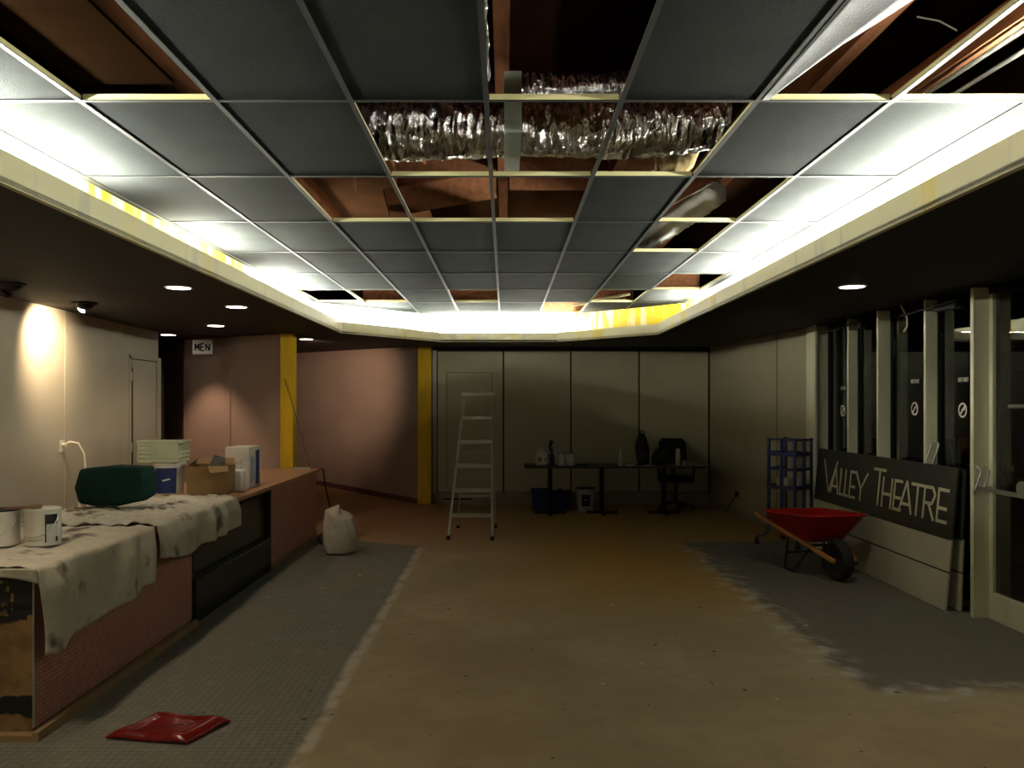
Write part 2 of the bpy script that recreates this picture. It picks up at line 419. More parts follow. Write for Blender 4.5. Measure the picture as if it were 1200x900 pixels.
# ------------------------------------------------------------------ camera (phone held at 1.6 m)
cam = bpy.data.cameras.new('camera'); co = bpy.data.objects.new('camera', cam); C.objects.link(co)
co.location = (0,0,1.6); co.rotation_euler = (PI/2,0,0)
cam.sensor_width = 36; cam.lens = 950/1200*36; cam.shift_x = 8/1200; cam.shift_y = 22/1200
cam.clip_start = .05; cam.clip_end = 100
SC.camera = co

ZS, ZC = 2.47, 2.96       # soffit and raised ceiling
LIP = [(-1.95,-1.3),(-2.03,10.08),(-.93,11.5),(.74,11.5),(1.93,10.3),(1.86,-1.3)]
COVE = [(-2.58,-1.9),(-2.58,11.0),(-1.12,12.58),(.95,12.58),(2.45,11.1),(2.45,-1.9)]

# ------------------------------------------------------------------ floor
f = MB(); f.prism([(-8,-3.2),(3.62,-3.2),(3.62,16),(-8,16)], -.1, 0)
struct('floor', f, 'floor', origin=False)
def rz_(x, y): return max(0.0, ((x+2.0)*-.876 + (y-9.9)*.482)*.07)
f = MB()
f.grid(lambda u, v: Vector((-6.5+u*5.5, 9.6+v*5.9, rz_(-6.5+u*5.5, 9.6+v*5.9)+.002 if rz_(-6.5+u*5.5, 9.6+v*5.9) > 0 else -.02)), 30, 34)
struct('floor', f, 'floor', origin=False, solid=-.02)

# ------------------------------------------------------------------ soffit, cove lip, trough, cove wall
OUT = [(-7.9,-3.1),(-7.9,16),(-.93,16),(.74,16),(3.62,16),(3.62,-3.1)]
s = MB()
for i in range(6):
    j = (i+1) % 6
    s.prism([LIP[i], OUT[i], OUT[j], LIP[j]], ZS, ZS+.018)
struct('ceiling', s, 'soffit', origin=False)
def ringstrip(poly, off, z0, z1):
    """closed strip following poly, thickened by off outward (miter approx)"""
    n = len(poly); cx = sum(p[0] for p in poly)/n; mb = MB()
    outs = []
    for i in range(n):
        p, q, r = Vector(poly[i-1]), Vector(poly[i]), Vector(poly[(i+1)%n])
        n1 = Vector((-(q-p).y, (q-p).x)).normalized(); n2 = Vector((-(r-q).y, (r-q).x)).normalized()
        b = (n1+n2).normalized(); k = off/max(.3, b.dot(n1)); outs.append(q + b*k)
    for i in range(n):
        j = (i+1)%n
        mb.prism([tuple(poly[i]), tuple(outs[i]), tuple(outs[j]), tuple(poly[j])], z0, z1)
    return mb
struct('trim_1', ringstrip(LIP, .03, ZS-.004, 2.60), 'lip', origin=False)
struct('trim_2', ringstrip(COVE, .03, ZS+.018, ZC+.035), 'cove', origin=False)
t = MB()
for i in range(6):
    j = (i+1)%6; t.prism([LIP[i], COVE[i], COVE[j], LIP[j]], ZS+.0185, ZS+.024)
struct('trim_3', t, 'trough', origin=False)

# ------------------------------------------------------------------ ceiling grid + tiles
XC = [-2.525+.61*k for k in range(9)]          # runners; columns 0..7 between, edge slivers at both sides
YR = [2.43+1.22*k for k in range(9)]
YR[-1] = 12.58
def clip(poly, region):
    out = poly
    n = len(region)
    area = sum(region[i][0]*region[(i+1)%n][1]-region[(i+1)%n][0]*region[i][1] for i in range(n))
    for i in range(n):
        a, b = region[i], region[(i+1)%n]; new = []
        def side(p):
            v = (b[0]-a[0])*(p[1]-a[1])-(b[1]-a[1])*(p[0]-a[0]); return v if area > 0 else -v
        for k in range(len(out)):
            p, q = out[k], out[(k+1)%len(out)]; sp, sq = side(p), side(q)
            if sp >= 0: new.append(p)
            if (sp >= 0) != (sq >= 0):
                t_ = sp/(sp-sq); new.append((p[0]+(q[0]-p[0])*t_, p[1]+(q[1]-p[1])*t_))
        out = new
        if not out: return []
    return out
def parea(p): return abs(sum(p[i][0]*p[(i+1)%len(p)][1]-p[(i+1)%len(p)][0]*p[i][1] for i in range(len(p))))/2
# columns: 0=Z 1=A 2=B 3=C 4=D 5=E 6=F 7=G
OPEN = {(0,1),(0,4),(0,6),(0,7), (1,3),(1,4),(1,5), (2,2),(2,3),(2,4),(2,6), (3,6), (5,7), (6,0),(6,1),(6,3),(6,6), (7,5)}
ordn = ['first','second','third','fourth','fifth','sixth','seventh','eighth','ninth']
for r in range(8):
    for c in range(-1, 9):
        if (r, c) in OPEN: continue
        x0 = -2.60 if c == -1 else XC[c]; x1 = 2.50 if c == 8 else (XC[0] if c == -1 else XC[c+1])
        if c == 8: x0 = XC[8]
        cell = clip([(x0+.004, YR[r]+.004),(x1-.004, YR[r]+.004),(x1-.004, YR[r+1]-.004),(x0+.004, YR[r+1]-.004)], COVE)
        if len(cell) < 3 or parea(cell) < .01: continue
        mb = MB(); dz = random.uniform(0, .002)
        mb.prism(cell, ZC+.003+dz, ZC+.018+dz)
        o = mb.build('ceiling_tile', 'tile2' if c in (0,-1,6,7,8) and random.random() < .4 else 'tile')
        if c in (-1, 8):
            lab = 'narrow dark edge tile against the %s cove wall, %s row back from the camera' % ('left' if c == -1 else 'right', ordn[r])
        else:
            lab = 'dark grey ceiling tile in the %s row back, %s full column from the left cove' % (ordn[r], ordn[c])
        tag(o, lab, 'ceiling tile', 'suspended ceiling tiles')
# ceiling nearer than the frame shows
mb = MB(); mb.prism([(-2.57,-1.9),(2.44,-1.9),(2.44,2.42),(-2.57,2.42)], ZC+.003, ZC+.02)
struct('ceiling', mb, 'tile', origin=False)
# grid: runners and cross bars
grid = thing('ceiling_grid', 'black faced suspended ceiling grid with cream upper webs, holding the dark tiles', 'ceiling grid', (0,0,ZC))
def xin(x):
    """y extent of a runner inside the cove wall"""
    if x < -1.12: return 11.0 + (x+2.58)/1.46*1.58
    if x > .95: return 12.58 - (x-.95)/1.5*1.48
    return 12.57
for x in XC:
    if x > 2.44: continue
    y1 = min(xin(x)-.01, 12.56)
    mb = MB(); mb.box(x-.012, x+.012, 2.43, y1, -.003, .001)
    o = mb.build('runner', 'grid_black', grid)
    mb = MB(); mb.box(x-.002, x+.002, 2.43, y1, .0012, .028)
    mb.build('runner_web', 'grid_cream', o)
for r in range(0, 8):
    y = YR[r]
    for c in range(8):
        x0, x1 = XC[c], XC[c+1]
        if y > min(xin(x0), xin(x1)) - .02: continue
        if (r, c) == (7, 5): pass
        mb = MB(); mb.box(x0+.0125, x1-.0125, y-.012, y+.012, -.0028, .0008)
        o = mb.build('cross_bar', 'grid_black', grid)
        if (r, c) in OPEN or (r-1, c) in OPEN:
            mb = MB(); mb.box(x0+.014, x1-.014, y-.002, y+.002, .001, .030)
            mb.build('cross_bar_web', 'grid_cream', o)
# loose bars dangling in the far right opening
for k, (a, b) in enumerate((((1.2,11.2,3.01),(1.62,10.55,3.02)), ((.98,11.75,3.02),(1.66,11.15,3.03)))):
    mb = MB(); mb.bar(a, b, .004, .03); mb.bar((a[0],a[1],a[2]-.016), (b[0],b[1],b[2]-.016), .024, .003)
    tag(mb.build('loose_grid_bar', 'grid_cream'), ['cream grid bar lying askew in the far right ceiling gap, the shorter one', 'cream grid bar lying askew in the far right ceiling gap, the longer farther one'][k], 'grid bar', 'loose bars in the far right gap')

# sagging torn tile in the near right opening
def sag(u, v):
    y = 3.63 - v*1.18; w = .03 + .22*v**1.1
    x = 1.15 + u*w
    return Vector((x, y, ZC + .001 + .012*math.sin(u*PI)*v))
mb = MB(); mb.grid(sag, 8, 14)
rt = thing('torn_ceiling_tile', 'pale grey torn ceiling tile hanging askew beside the large dark gap at upper right', 'ceiling tile', (0,0,0))
mb.build('tile_face', 'tile_white', rt, smooth=True, solid=.006)
def curl(u, v):
    y = 3.63 - v*1.18; w = .03 + .22*v**1.1
    x = 1.15 + w + .10*v*math.sin(u*PI*.9)+.02*u
    return Vector((x, y, ZC + .003 + u*.10*(1-.6*v) + .01*math.sin(v*9)*u))
mb = MB(); mb.grid(curl, 8, 14); mb.build('curled_edge', 'tile_white', rt, smooth=True, solid=.004)

# plywood sheet lying over the near left opening
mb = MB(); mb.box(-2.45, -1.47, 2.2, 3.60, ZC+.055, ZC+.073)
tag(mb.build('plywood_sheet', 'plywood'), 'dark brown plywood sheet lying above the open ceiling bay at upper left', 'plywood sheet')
mb = MB(); mb.box(-1.425, -1.385, 2.2, 3.9, ZC+.17, ZC+.31)
tag(mb.build('timber_batten', 'wood_beam'), 'reddish timber batten beside the plywood sheet in the upper left bay', 'batten')

# ------------------------------------------------------------------ roof space
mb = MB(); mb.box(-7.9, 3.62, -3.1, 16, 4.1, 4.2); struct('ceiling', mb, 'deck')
ROOFX = [-2.2, -1.02, -.02, 1.0, 2.05]
for k, x in enumerate(ROOFX):
    mb = MB(); mb.box(x-.045, x+.045, 1.5, 12.7, 3.66, 4.098)
    tag(mb.build('roof_joist', 'wood_beam'), 'reddish brown timber roof joist above the grid, %s from the left' % ordn[k], 'joist', 'roof joists')
bl = [(-.96,-.08,5.9,3.62,.20),(-.96,-.08,7.2,3.5,.26),(.04,.94,6.0,3.66,.16),(.04,.94,7.4,3.55,.26),(-.96,-.08,12.0,3.02,.35),(-2.14,-1.08,12.2,3.02,.4),(.5,1.98,12.5,3.0,.3),(1.7,2.4,10.0,3.0,.3)]
for k, (x0,x1,y,z,h) in enumerate(bl):
    mb = MB(); mb.box(x0, x1, y, y+.045, z, min(z+h+.1, 4.09))
    tag(mb.build('joist_blocking', 'wood_beam'), ['brown blocking over the gap just beyond the foil duct, left of the centre runner','brown blocking at the back of the gaps left of the centre runner','narrow brown blocking just beyond the duct, right of the centre runner','brown blocking at the back of the gap right of the centre runner','brown blocking above the small square gap at the far end','orange brown blocking above the far left pair of gaps','brown blocking above the far right gap with loose bars','brown blocking above the small gap by the right cove'][k], 'blocking', 'timber blocking between joists')
# diagonal brace planks seen beyond the duct
for k, (a, b, w, h, lab) in enumerate((((-.82,5.2,3.35),(-.70,6.6,3.55),.11,.03,'orange brown plank hung vertically behind the left end of the duct'),
                            ((-.95,6.5,3.2),(-.1,6.9,3.45),.03,.22,'reddish plank slanting across the gap left of the centre runner'),
                            ((.55,5.3,3.45),(.98,5.6,3.5),.06,.28,'red brown plank under the duct right of the centre'))):
    mb = MB(); mb.bar(a, b, w, h)
    tag(mb.build('brace_plank', 'wood_beam'), lab, 'plank', 'loose planks in the roof space')
# timbers and conduit in the near right bay
for k, (a, b, w, h, m, lab) in enumerate((((1.80,3.45,3.44),(2.3,3.05,3.50),.09,.09,'wood_pale','pale timber stub crossing above the near right bay'),
                               ((2.18,4.6,3.3),(2.34,2.0,3.3),.10,.12,'wood_beam','orange brown beam running back above the near right bay, inner one'),
                               ((2.42,4.6,3.45),(2.60,2.0,3.45),.10,.12,'wood_beam','orange brown beam running back above the near right bay, outer one'))):
    mb = MB(); mb.bar(a, b, w, h)
    tag(mb.build('bay_timber', m), lab, 'timber', 'timbers over the near right bay')
for k, (a, b, lab) in enumerate((((2.16,4.6,3.20),(2.30,2.0,3.20),'thin grey conduit strapped under the inner beam at upper right'), ((2.30,4.6,3.20),(2.46,2.0,3.20),'thin grey conduit hanging nearer the cove at upper right'))):
    mb = MB(); mb.tube([a, b], .012, 8)
    tag(mb.build('conduit', 'alu', smooth=True), lab, 'conduit', 'conduits at upper right')
# ducts
def duct(name, pts, r, label, rings=40, mname='foil', n=28, amp=.07):
    # resample
    P = [Vector(p) for p in pts]; out = []; rs = []
    for i in range(rings+1):
        t_ = i/rings*(len(P)-1); k = min(int(t_), len(P)-2); q = t_-k
        p0, p1, p2, p3 = P[max(k-1,0)], P[k], P[k+1], P[min(k+2,len(P)-1)]
        out.append(.5*((2*p1)+(-p0+p2)*q+(2*p0-5*p1+4*p2-p3)*q*q+(-p0+3*p1-3*p2+p3)*q**3))
        rs.append(r*(1+random.uniform(-amp,amp)*.25)*(1.12-.22*i/rings))
    mb = MB(); mb.tube(out, rs, n)
    for v in mb.bm.verts: v.co += Vector((random.uniform(-1,1), random.uniform(-1,1), random.uniform(-1,1)))*r*.075
    o = mb.build(name, mname, smooth='full')
    return tag(o, label, 'duct')
duct('flexible_duct', [(-1.25,4.62,3.22),(-.7,4.68,3.18),(.0,4.70,3.20),(.7,4.72,3.19),(1.28,4.66,3.21)], .165, 'crumpled silver foil duct crossing the open bays in the middle of the ceiling', 60)
duct('flexible_duct', [(.10,4.95,3.50),(.35,4.95,3.50),(.62,4.92,3.50),(.95,4.95,3.54)], .10, 'second silver foil duct lying above and in front of the main foil duct', 30)
duct('flexible_duct', [(1.37,7.9,3.20),(1.50,7.1,3.20),(1.63,6.3,3.22)], .105, 'white sheathed duct running back above the right hand gaps', 30, 'sheath', amp=.12)
duct('insulation_roll', [(1.0,5.0,3.07),(1.10,5.05,3.10),(1.2,5.1,3.3)], .07, 'brownish insulation lump hanging by the right end of the foil duct', 20, 'insul', amp=.25)
mb = MB(); mb.tube([(.86,4.9,2.99),(.92,4.95,3.02),(.93,4.98,3.3)], .006, 6)
tag(mb.build('hanger_rod', 'grid_cream'), 'short pale rod beside the brown insulation lump', 'rod')
# galvanised strap holding the duct
mb = MB(); mb.box(-.005, .085, 4.20, 4.206, 3.0, 3.32); mb.box(-.005,.085,4.206,4.9,3.0,3.006)
tag(mb.build('duct_strap', 'galv'), 'flat grey metal strap hanging in front of the foil duct', 'strap')
# foil strip edge next to the centre runner
mb = MB(); mb.tube([(-.075,2.7+.1*i, 3.02+.012*math.sin(i*2.3)) for i in range(10)], [.006+.004*((i*7)%3) for i in range(10)], 6)
tag(mb.build('foil_tape', 'foil', smooth=True), 'thin ragged strip of silver foil along the centre runner', 'foil tape')
# hanger wires
for k, (a, b, c_, lab) in enumerate((((1.70,3.05,3.0),(1.66,3.1,3.06),(1.60,3.15,3.10),'thin grey wire end curling off the bright right runner'),
                               ((2.02,2.75,3.02),(2.0,2.8,3.10),(2.1,2.75,3.16),'thin grey wire loop in the near right bay'),
                               ((-.98,5.3,2.99),(-1.0,5.4,3.2),(-1.05,5.5,3.6),'thin hanger wire in the gap left of the duct'),
                               ((1.2,5.8,3.02),(1.4,5.6,3.1),(1.9,5.5,3.3),'thin slanting wire in the gap above right'))):
    mb = MB(); mb.tube([a, b, c_], .003, 5)
    tag(mb.build('hanger_wire', 'alu'), lab, 'wire', 'ceiling hanger wires')

# ------------------------------------------------------------------ fluorescent battens in the trough
def batten(p, ang, label, hh=.21):
    t = thing('fluorescent_lamp', label, 'lamp', p, ang, 'cove fluorescent lamps')
    mb = MB(); mb.box(-.60,.60,-.06,.06,0,hh+.02); mb.build('lamp_body', 'white', t, bevel=.004)
    for sx in (-1,1):
        mb = MB(); mb.box(sx*.59-.01, sx*.59+.01, -.02,.02,hh,hh+.06); mb.build('lamp_holder', 'white', t)
    mb = MB(); mb.prism3([(-.575,-.055,hh+.022),(-.575,-.05,hh+.035),(-.575,.05,hh+.035),(-.575,.055,hh+.022)], (1.15,0,0)); mb.build('lamp_diffuser', 'tube', t)
    return t
zt = ZS+.0245
for k, y in enumerate((-.6, .65, 1.9, 3.15, 4.4, 6.65, 8.75, 9.95)):
    batten((-2.42, y, zt), PI/2, hh=.21 if y < 6 else .15, label='white fluorescent lamp hidden in the left cove trough, %s from the camera end' % ordn[k])
for k, y in enumerate((-.6, .65, 1.9, 3.15, 4.4, 5.65, 6.9, 8.15, 10.15)):
    batten((2.27, y, zt), PI/2, hh=.21 if y < 6 else .15, label='white fluorescent lamp hidden in the right cove trough, %s from the camera end' % ordn[k])
a = math.atan2(1.5, 1.3)
batten((-1.86, 11.16, zt), math.atan2(1.42,1.10), 'white fluorescent lamp hidden in the far left angled trough', .16)
batten((-.60, 12.32, zt), 0, 'white fluorescent lamp hidden in the far trough, left one', .14)
batten((.64, 12.32, zt), 0, 'white fluorescent lamp hidden in the far trough, right one', .14)

# ------------------------------------------------------------------ walls
def wallseg(p, q, z0, z1, th, mb=None):
    """vertical slab from p to q; thickness to the left of the direction p->q"""
    mb = mb or MB(); p, q = Vector(p), Vector(q); d = (q-p).normalized(); n = Vector((-d.y, d.x))*th
    mb.prism([tuple(p), tuple(q), tuple(q+n), tuple(p+n)], z0, z1); return mb
LW0, LW1 = Vector((-3.82,-3.1)), Vector((-4.26,9.95))
def lw(y): t_ = (y+3.1)/13.05; return LW0.x + (LW1.x-LW0.x)*t_
LW = lambda y, off=0: (lw(y)+off, y)
# left wall measured: bulges slightly; use a two piece line
def lwx(y): return -4.08-.052*(y-6.5)
mb = MB()
wallseg((lwx(-3.1),-3.1), (lwx(9.08),9.08), 0, ZS-.002, .15, mb)
wallseg((lwx(9.08),9.08), (lwx(9.95),9.95), 2.13, ZS-.002, .15, mb)
wallseg((lwx(9.90),9.90), (lwx(9.95),9.95), 0, 2.13, .15, mb)
struct('wall_left', mb, 'wall_l', origin=False)
# joint strips on left wall
mb = MB()
for y in (7.62, 6.35, 8.9):
    mb.box(lwx(y), lwx(y)+.006, y-.012, y+.012, .05, ZS-.004)
struct('trim_4', mb, 'wall_l', origin=False)
# door in the left wall
d = sempty('door_1', (lwx(9.1), 9.1, 0), 0)
mb = MB(); mb.box(-.10,.012,-.02,.02,0,2.13); mb.box(-.10,.014,.70,.80,0,2.13); mb.box(-.10,.012,-.02,.80,2.10,2.145); mb.build('door_frame', 'wall_l', d)
mb = MB(); mb.box(-.04,-.002,.068,.69,.01,2.09); mb.build('door_leaf', 'wall_l', d)
mb = MB(); mb.box(-.02,.008,.030,.066,.01,2.0); mb.build('door_gap', 'black', d)  # solid black strip painted in for the shade of the open slit
for z in (.3,1.1,1.9):
    mb = MB(); mb.tube([(.008,.035,z-.05),(.008,.035,z+.05)], .008, 8); mb.build('door_hinge', 'alu', d)
# mauve wall behind, its yellow end
mb = MB()
P = [(-2.82,10.22),(-4.44,11.2),(-6.1,14.5)]
wallseg(P[0],P[1],0,ZS-.002,-.13,mb); wallseg(P[1],P[2],0,ZS-.002,-.13,mb)
struct('wall_washroom', mb, 'wall_men', origin=False)
mb = MB(); mb.box(-2.825,-2.665,10.18,10.36,0,ZS-.003); struct('trim_5', mb, 'yellow', bevel=.004)
mb = MB(); q = Vector((-3.62,10.70)); mb.bar((q.x-.03,q.y+.015,0),(q.x-.03,q.y+.015,2.05),.012,.05,up=(-.857,.515,0)); struct('trim_6', mb, 'wall_men')
# pink wall along the passage and its yellow end
mb = MB()
P = [(-1.34,12.5),(-3.69,14.2),(-6.0,15.6)]
wallseg(P[0],P[1],0,ZS-.002,-.15,mb); wallseg(P[1],P[2],0,ZS-.002,-.15,mb)
struct('wall_passage', mb, 'wall_pass', origin=False)
mb = MB(); mb.box(-1.345,-1.145,12.46,12.68,0,ZS-.003); struct('trim_7', mb, 'yellow', bevel=.004)
mb = MB(); d0 = Vector((-2.35,1.7)).normalized()
for i in range(24):
    a_ = Vector((-1.36,12.49)) + d0*i*.12; zz = rz_(a_.x, a_.y)
    mb.bar((a_.x-.01,a_.y-.02,zz+.04), (a_.x-.01+d0.x*.12,a_.y-.02+d0.y*.12,zz+.045), .02, .07+.02*((i*5)%3)/3)
struct('baseboard_passage', mb, mat('mauve_residue', (.16,.07,.075), .8, var=.4, scale=14), origin=False)
mb = MB(); mb.box(-7.8,-7.7,-3,16,0,ZS-.002); struct('wall_far_left', mb, 'wall_men')
mb = MB(); mb.box(-7.7,3.6,15.8,15.9,0,ZS-.002); struct('wall_beyond', mb, 'wall_men')
mb = MB(); mb.box(-7.7,3.62,-3.1,-3.0,0,ZS-.002); struct('wall_near', mb, 'wall_l')
# roof space walls
mb = MB(); mb.box(-7.9,-7.8,-3.1,16,ZS+.02,4.1); mb.box(3.52,3.62,-3.1,16,ZS+.02,4.1); mb.box(-7.8,3.52,-3.1,-3.0,ZS+.02,4.1); mb.box(-7.8,3.52,13.2,13.3,ZS+.02,4.1)
struct('wall_roof_space', mb, 'deck', origin=False)

# far wall: tall grey panels on a base, dark seams and header
mb = MB(); mb.box(-1.14,3.6,12.73,12.85,0,ZS-.002); struct('wall_back', mb, 'seam')
PX = [-1.07,-.027,1.03,2.10,3.19]
for i in range(4):
    mb = MB(); mb.box(PX[i]+.012,PX[i+1]-.012,12.695,12.729,.205,2.405)
    struct('trim_%d' % (8+i), mb, 'panel', bevel=.003)
mb = MB(); mb.box(-1.14,3.25,12.68,12.729,0,.195); struct('baseboard_back', mb, 'base')
mb = MB(); mb.box(-.98,-.52,12.672,12.68,.085,.105); struct('trim_12', mb, 'black')
d = sempty('door_2', (-.56,12.69,.2))
mb = MB(); mb.box(-.36,-.345,-.008,.003,0,1.88); mb.box(.345,.36,-.008,.003,0,1.88); mb.box(-.36,.36,-.008,.003,1.865,1.88); mb.build('door_frame', 'base', d)
mb = MB(); mb.box(-.34,.34,-.004,.004,.01,1.86); mb.build('door_leaf', 'panel', d)
mb = MB(); mb.box(-.30,-.285,-.02,-.004,.75,1.0); mb.box(-.30,-.285,-.02,-.004,1.3,1.55); mb.build('door_handle', 'alu_dull', d)
mb = MB(); mb.box(-1.135,-1.075,12.69,12.728,0,2.42); struct('trim_13', mb, 'alu_dull')
mb = MB(); mb.box(-1.115,-1.10,12.67,12.69,1.32,1.42); struct('trim_14', mb, 'alu_dull')

# right solid wall
R0, R1 = Vector((3.2,12.68)), Vector((3.5,9.3))
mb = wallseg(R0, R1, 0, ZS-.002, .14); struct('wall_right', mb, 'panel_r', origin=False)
def rwx(y): return R0.x + (R1.x-R0.x)*(12.68-y)/3.38
mb = MB(); mb.box(rwx(10.2)-.003, rwx(10.2)+.01, 10.195,10.207, .05, ZS-.01); struct('trim_15', mb, 'seam')
mb = MB(); mb.bar((rwx(12.6)-.01,12.6,.05),(rwx(9.4)-.01,9.4,.05),.02,.10); struct('baseboard_right', mb, 'base', origin=False)
# corner of storefront: jamb
mb = MB(); mb.box(3.46,3.66,9.08,9.32,0,ZS-.002); struct('trim_16', mb, 'mullion', bevel=.006)
mb = MB(); mb.box(3.445,3.475,9.02,9.08,0,ZS-.002); struct('trim_17', mb, 'mullion', bevel=.006)
# storefront bays : mullions and panes
MY = [9.02, 8.26, 7.56, 6.74, 6.02]
near = [5.05, 4.05, 3.05, 2.05, 1.05, .05, -.95, -1.95, -3.0]
ALLY = MY + near
wn = 0
wide = {7.56:.07, 6.02:.075, 8.26:.03, 6.74:.035}
for i in range(len(ALLY)-1):
    y1, y0 = ALLY[i], ALLY[i+1]
    isdoor = (i == 4)
    wn += 1
    e = sempty('door_3' if isdoor else 'window_%d' % (wn if i < 4 else wn-1), (3.64,(y0+y1)/2,0))
    h = (y1-y0)/2; w = wide.get(y0, .035)
    # mullion stands at the near end (y0) of the bay
    mb = MB(); mb.box(-.145,.03,-h-.002,-h+w,0,ZS-.012)
    if w > .05:
        mb.box(-.165,-.145,-h-.002,-h+.03,0,ZS-.012); mb.box(-.02,.03,-h-.02,-h-.002,0,ZS-.012)
    fr = mb.build('window_frame' if not isdoor else 'door_frame', 'mullion', e, bevel=.004)
    mb = MB(); mb.box(-.05,.0,-h+w,h,0,.06 if not isdoor else .20); mb.build('bottom_rail', 'mullion', e, bevel=.003)
    if not isdoor:
        mb = MB(); mb.box(-.05,-.0,-h+w,h,2.405,ZS-.012); mb.build('head_rail', 'black', e)
        mb = MB(); mb.box(-.05,-.0,h-.03,h-.003,.06,2.405); mb.build('side_rail', 'black', e)
    else:
        mb = MB(); mb.box(-.05,.0,-h+w,h,2.405,ZS-.012); mb.build('head_rail', 'black', e)
        mb = MB(); mb.box(-.05,.0,h-.05,h-.003,.20,2.405); mb.build('side_rail', 'mullion', e)
        mb = MB(); mb.bar((-.15,h+.03,.97),(-.15,-h+.08,.97),.022,.03); mb.bar((-.15,h-.02,.97),(-.03,h-.02,.97),.02,.02); mb.bar((-.15,-h+.10,.97),(-.03,-h+.10,.97),.02,.02)
        mb.build('push_bar', 'alu', e, label='pale metal push bar')
        mb = MB(); mb.lathe([(.0,-.012),(.05,-.01),(.055,.0),(.05,.01),(0,.012)], n=16, mtx=Matrix.Translation((-.045,h-.38,1.0)) @ Matrix.Rotation(PI/2,4,'Y')); mb.build('door_handle', 'alu', e, smooth=True)
    mb = MB(); mb.box(-.026,-.020,-h+w+.001,h-.031,.061 if not isdoor else .201,2.404); mb.build('pane', 'glass', e)
# door pull handles on the mullions
for k, (x, y, z) in enumerate(((3.505,6.80,1.18),(3.48,6.06,1.02))):
    for s_ in (0, 1):
        mb = MB(); yy = y; xx = x + s_*.06
        mb.tube([(xx,yy-.07,z+.11),(xx+.02,yy-.10,z+.08),(xx-.005,yy-.105,z),(xx-.03,yy-.09,z-.08),(xx-.01,yy-.07,z-.10)], .008, 8)
        tag(mb.build('pull_handle', 'alu_dull', smooth=True), ['slim metal pull on the pale mullion behind the sign, %s' % ('room side','glass side')[s_], 'slim metal pull on the wide mullion above the push bar, %s' % ('room side','glass side')[s_]][k], 'handle', 'pull handles on the mullions')
# stickers on the glass
def bay_sticker(y, z, k, lab):
    t = thing('door_notice', lab[0], 'notice', (3.612, y, z), 0, 'white notices on the glass')
    mb = MB(); mb.box(-.0008,.0,-.075,.075,-.024,.024); mb.build('notice_backing', 'dark', t)
    text('notice_lettering', 'EXIT ONLY', .042, 'sticker', t, (-.002,0,0), (PI/2,0,-PI/2), ext=.0004, bold=.0015, sx=.68)
    t = thing('no_smoking_sticker', lab[1], 'sticker', (3.612, y+.01, z-.24), 0, 'round stickers on the glass')
    mb = MB(); mt = Matrix.Rotation(-PI/2,4,'Y')
    mb.lathe([(.052,0),(.060,0),(.060,.002),(.045,.002),(.045,0),(.052,0)], n=28, mtx=mt); mb.build('sticker_ring', 'sticker', t, smooth=False)
    mb = MB(); mb.bar((-.001,-.032,.032),(-.001,.032,-.032),.002,.016); mb.bar((-.001,-.030,.006),(-.001,.012,.006),.002,.012); mb.build('sticker_symbol', 'sticker', t)
zf = lambda v, y: 1.6-(v-472)/950*y
bay_sticker(8.66, zf(455,8.66), 0, ('small white lettered notice on the farthest dark pane','round white sticker on the farthest dark pane'))
bay_sticker(7.14, zf(447,7.14), 1, ('small white lettered notice on the pane beside the pinkish mullion','round white sticker on the pane beside the pinkish mullion'))
bay_sticker(6.39, zf(445,6.39), 2, ('small lettered notice on the pane left of the widest mullion','round white sticker on the pane left of the widest mullion'))
t = thing('door_notice', 'long thin lettered notice on the glass door at the right edge', 'notice', (3.612,5.62,zf(476,5.62)), 0, 'white notices on the glass')
mb = MB(); mb.box(-.0008,0,-.22,.22,-.018,.018); mb.build('notice_backing','dark',t)
mb = MB()
for i in range(22): mb.box(-.0025,-.001,-.20+i*.0185,-.20+i*.0185+.012,-.009,.009)
mb.build('notice_marks', mat('dim_marks', (.16,.16,.13), .6), t)
# door closers: thin arms under the soffit
for k, (y0, y1) in enumerate(((8.9,7.9),(7.1,6.2))):
    t = thing('door_closer', ['dark door closer arm above the far panes','dark door closer arm above the panes left of the widest mullion'][k], 'door closer', (3.5,y1,2.36), 0, 'door closers')
    mb = MB(); mb.box(.0,.08,.12,.42,-.02,.05); mb.build('closer_body', 'steel_dark', t, bevel=.006)
    mb = MB(); mb.bar((-.03,0,.03),(-.03,(y0-y1),-.0),.010,.014); mb.build('closer_arm', 'steel_dark', t)
# cable hanging near the mullion
mb = MB(); mb.tube([(3.49,7.15,2.46),(3.50,7.12,2.41),(3.52,7.10,2.34),(3.52,7.10,2.27),(3.50,7.12,2.22)], .008, 6)
tag(mb.build('hanging_cable', 'cable_w', smooth=True), 'short pale cable dangling from the black soffit above the glass', 'cable')
# outside
mb = MB(); mb.box(3.67,12,-3,20,-.12,-.02); struct('floor', mb, 'outside')
mb = MB(); mb.box(3.67,9,-3,14,ZS+.0,ZS+.1); struct('ceiling', mb, 'soffit')
t = thing('canopy_light', 'pinkish round light under the canopy outside the glass door', 'light', (3.92,6.03,ZS-.012))  # canopy and lamp added to stand in for pinkish light beyond the door
mb = MB(); mb.lathe([(.10,0),(.12,0),(.12,.011),(.10,.011)], n=28); mb.build('light_rim', 'white', t)
mb = MB(); mb.lathe([(0,.004),(.10,.004),(.10,.010)], n=28); mb.build('light_lens', 'lamp_p', t)
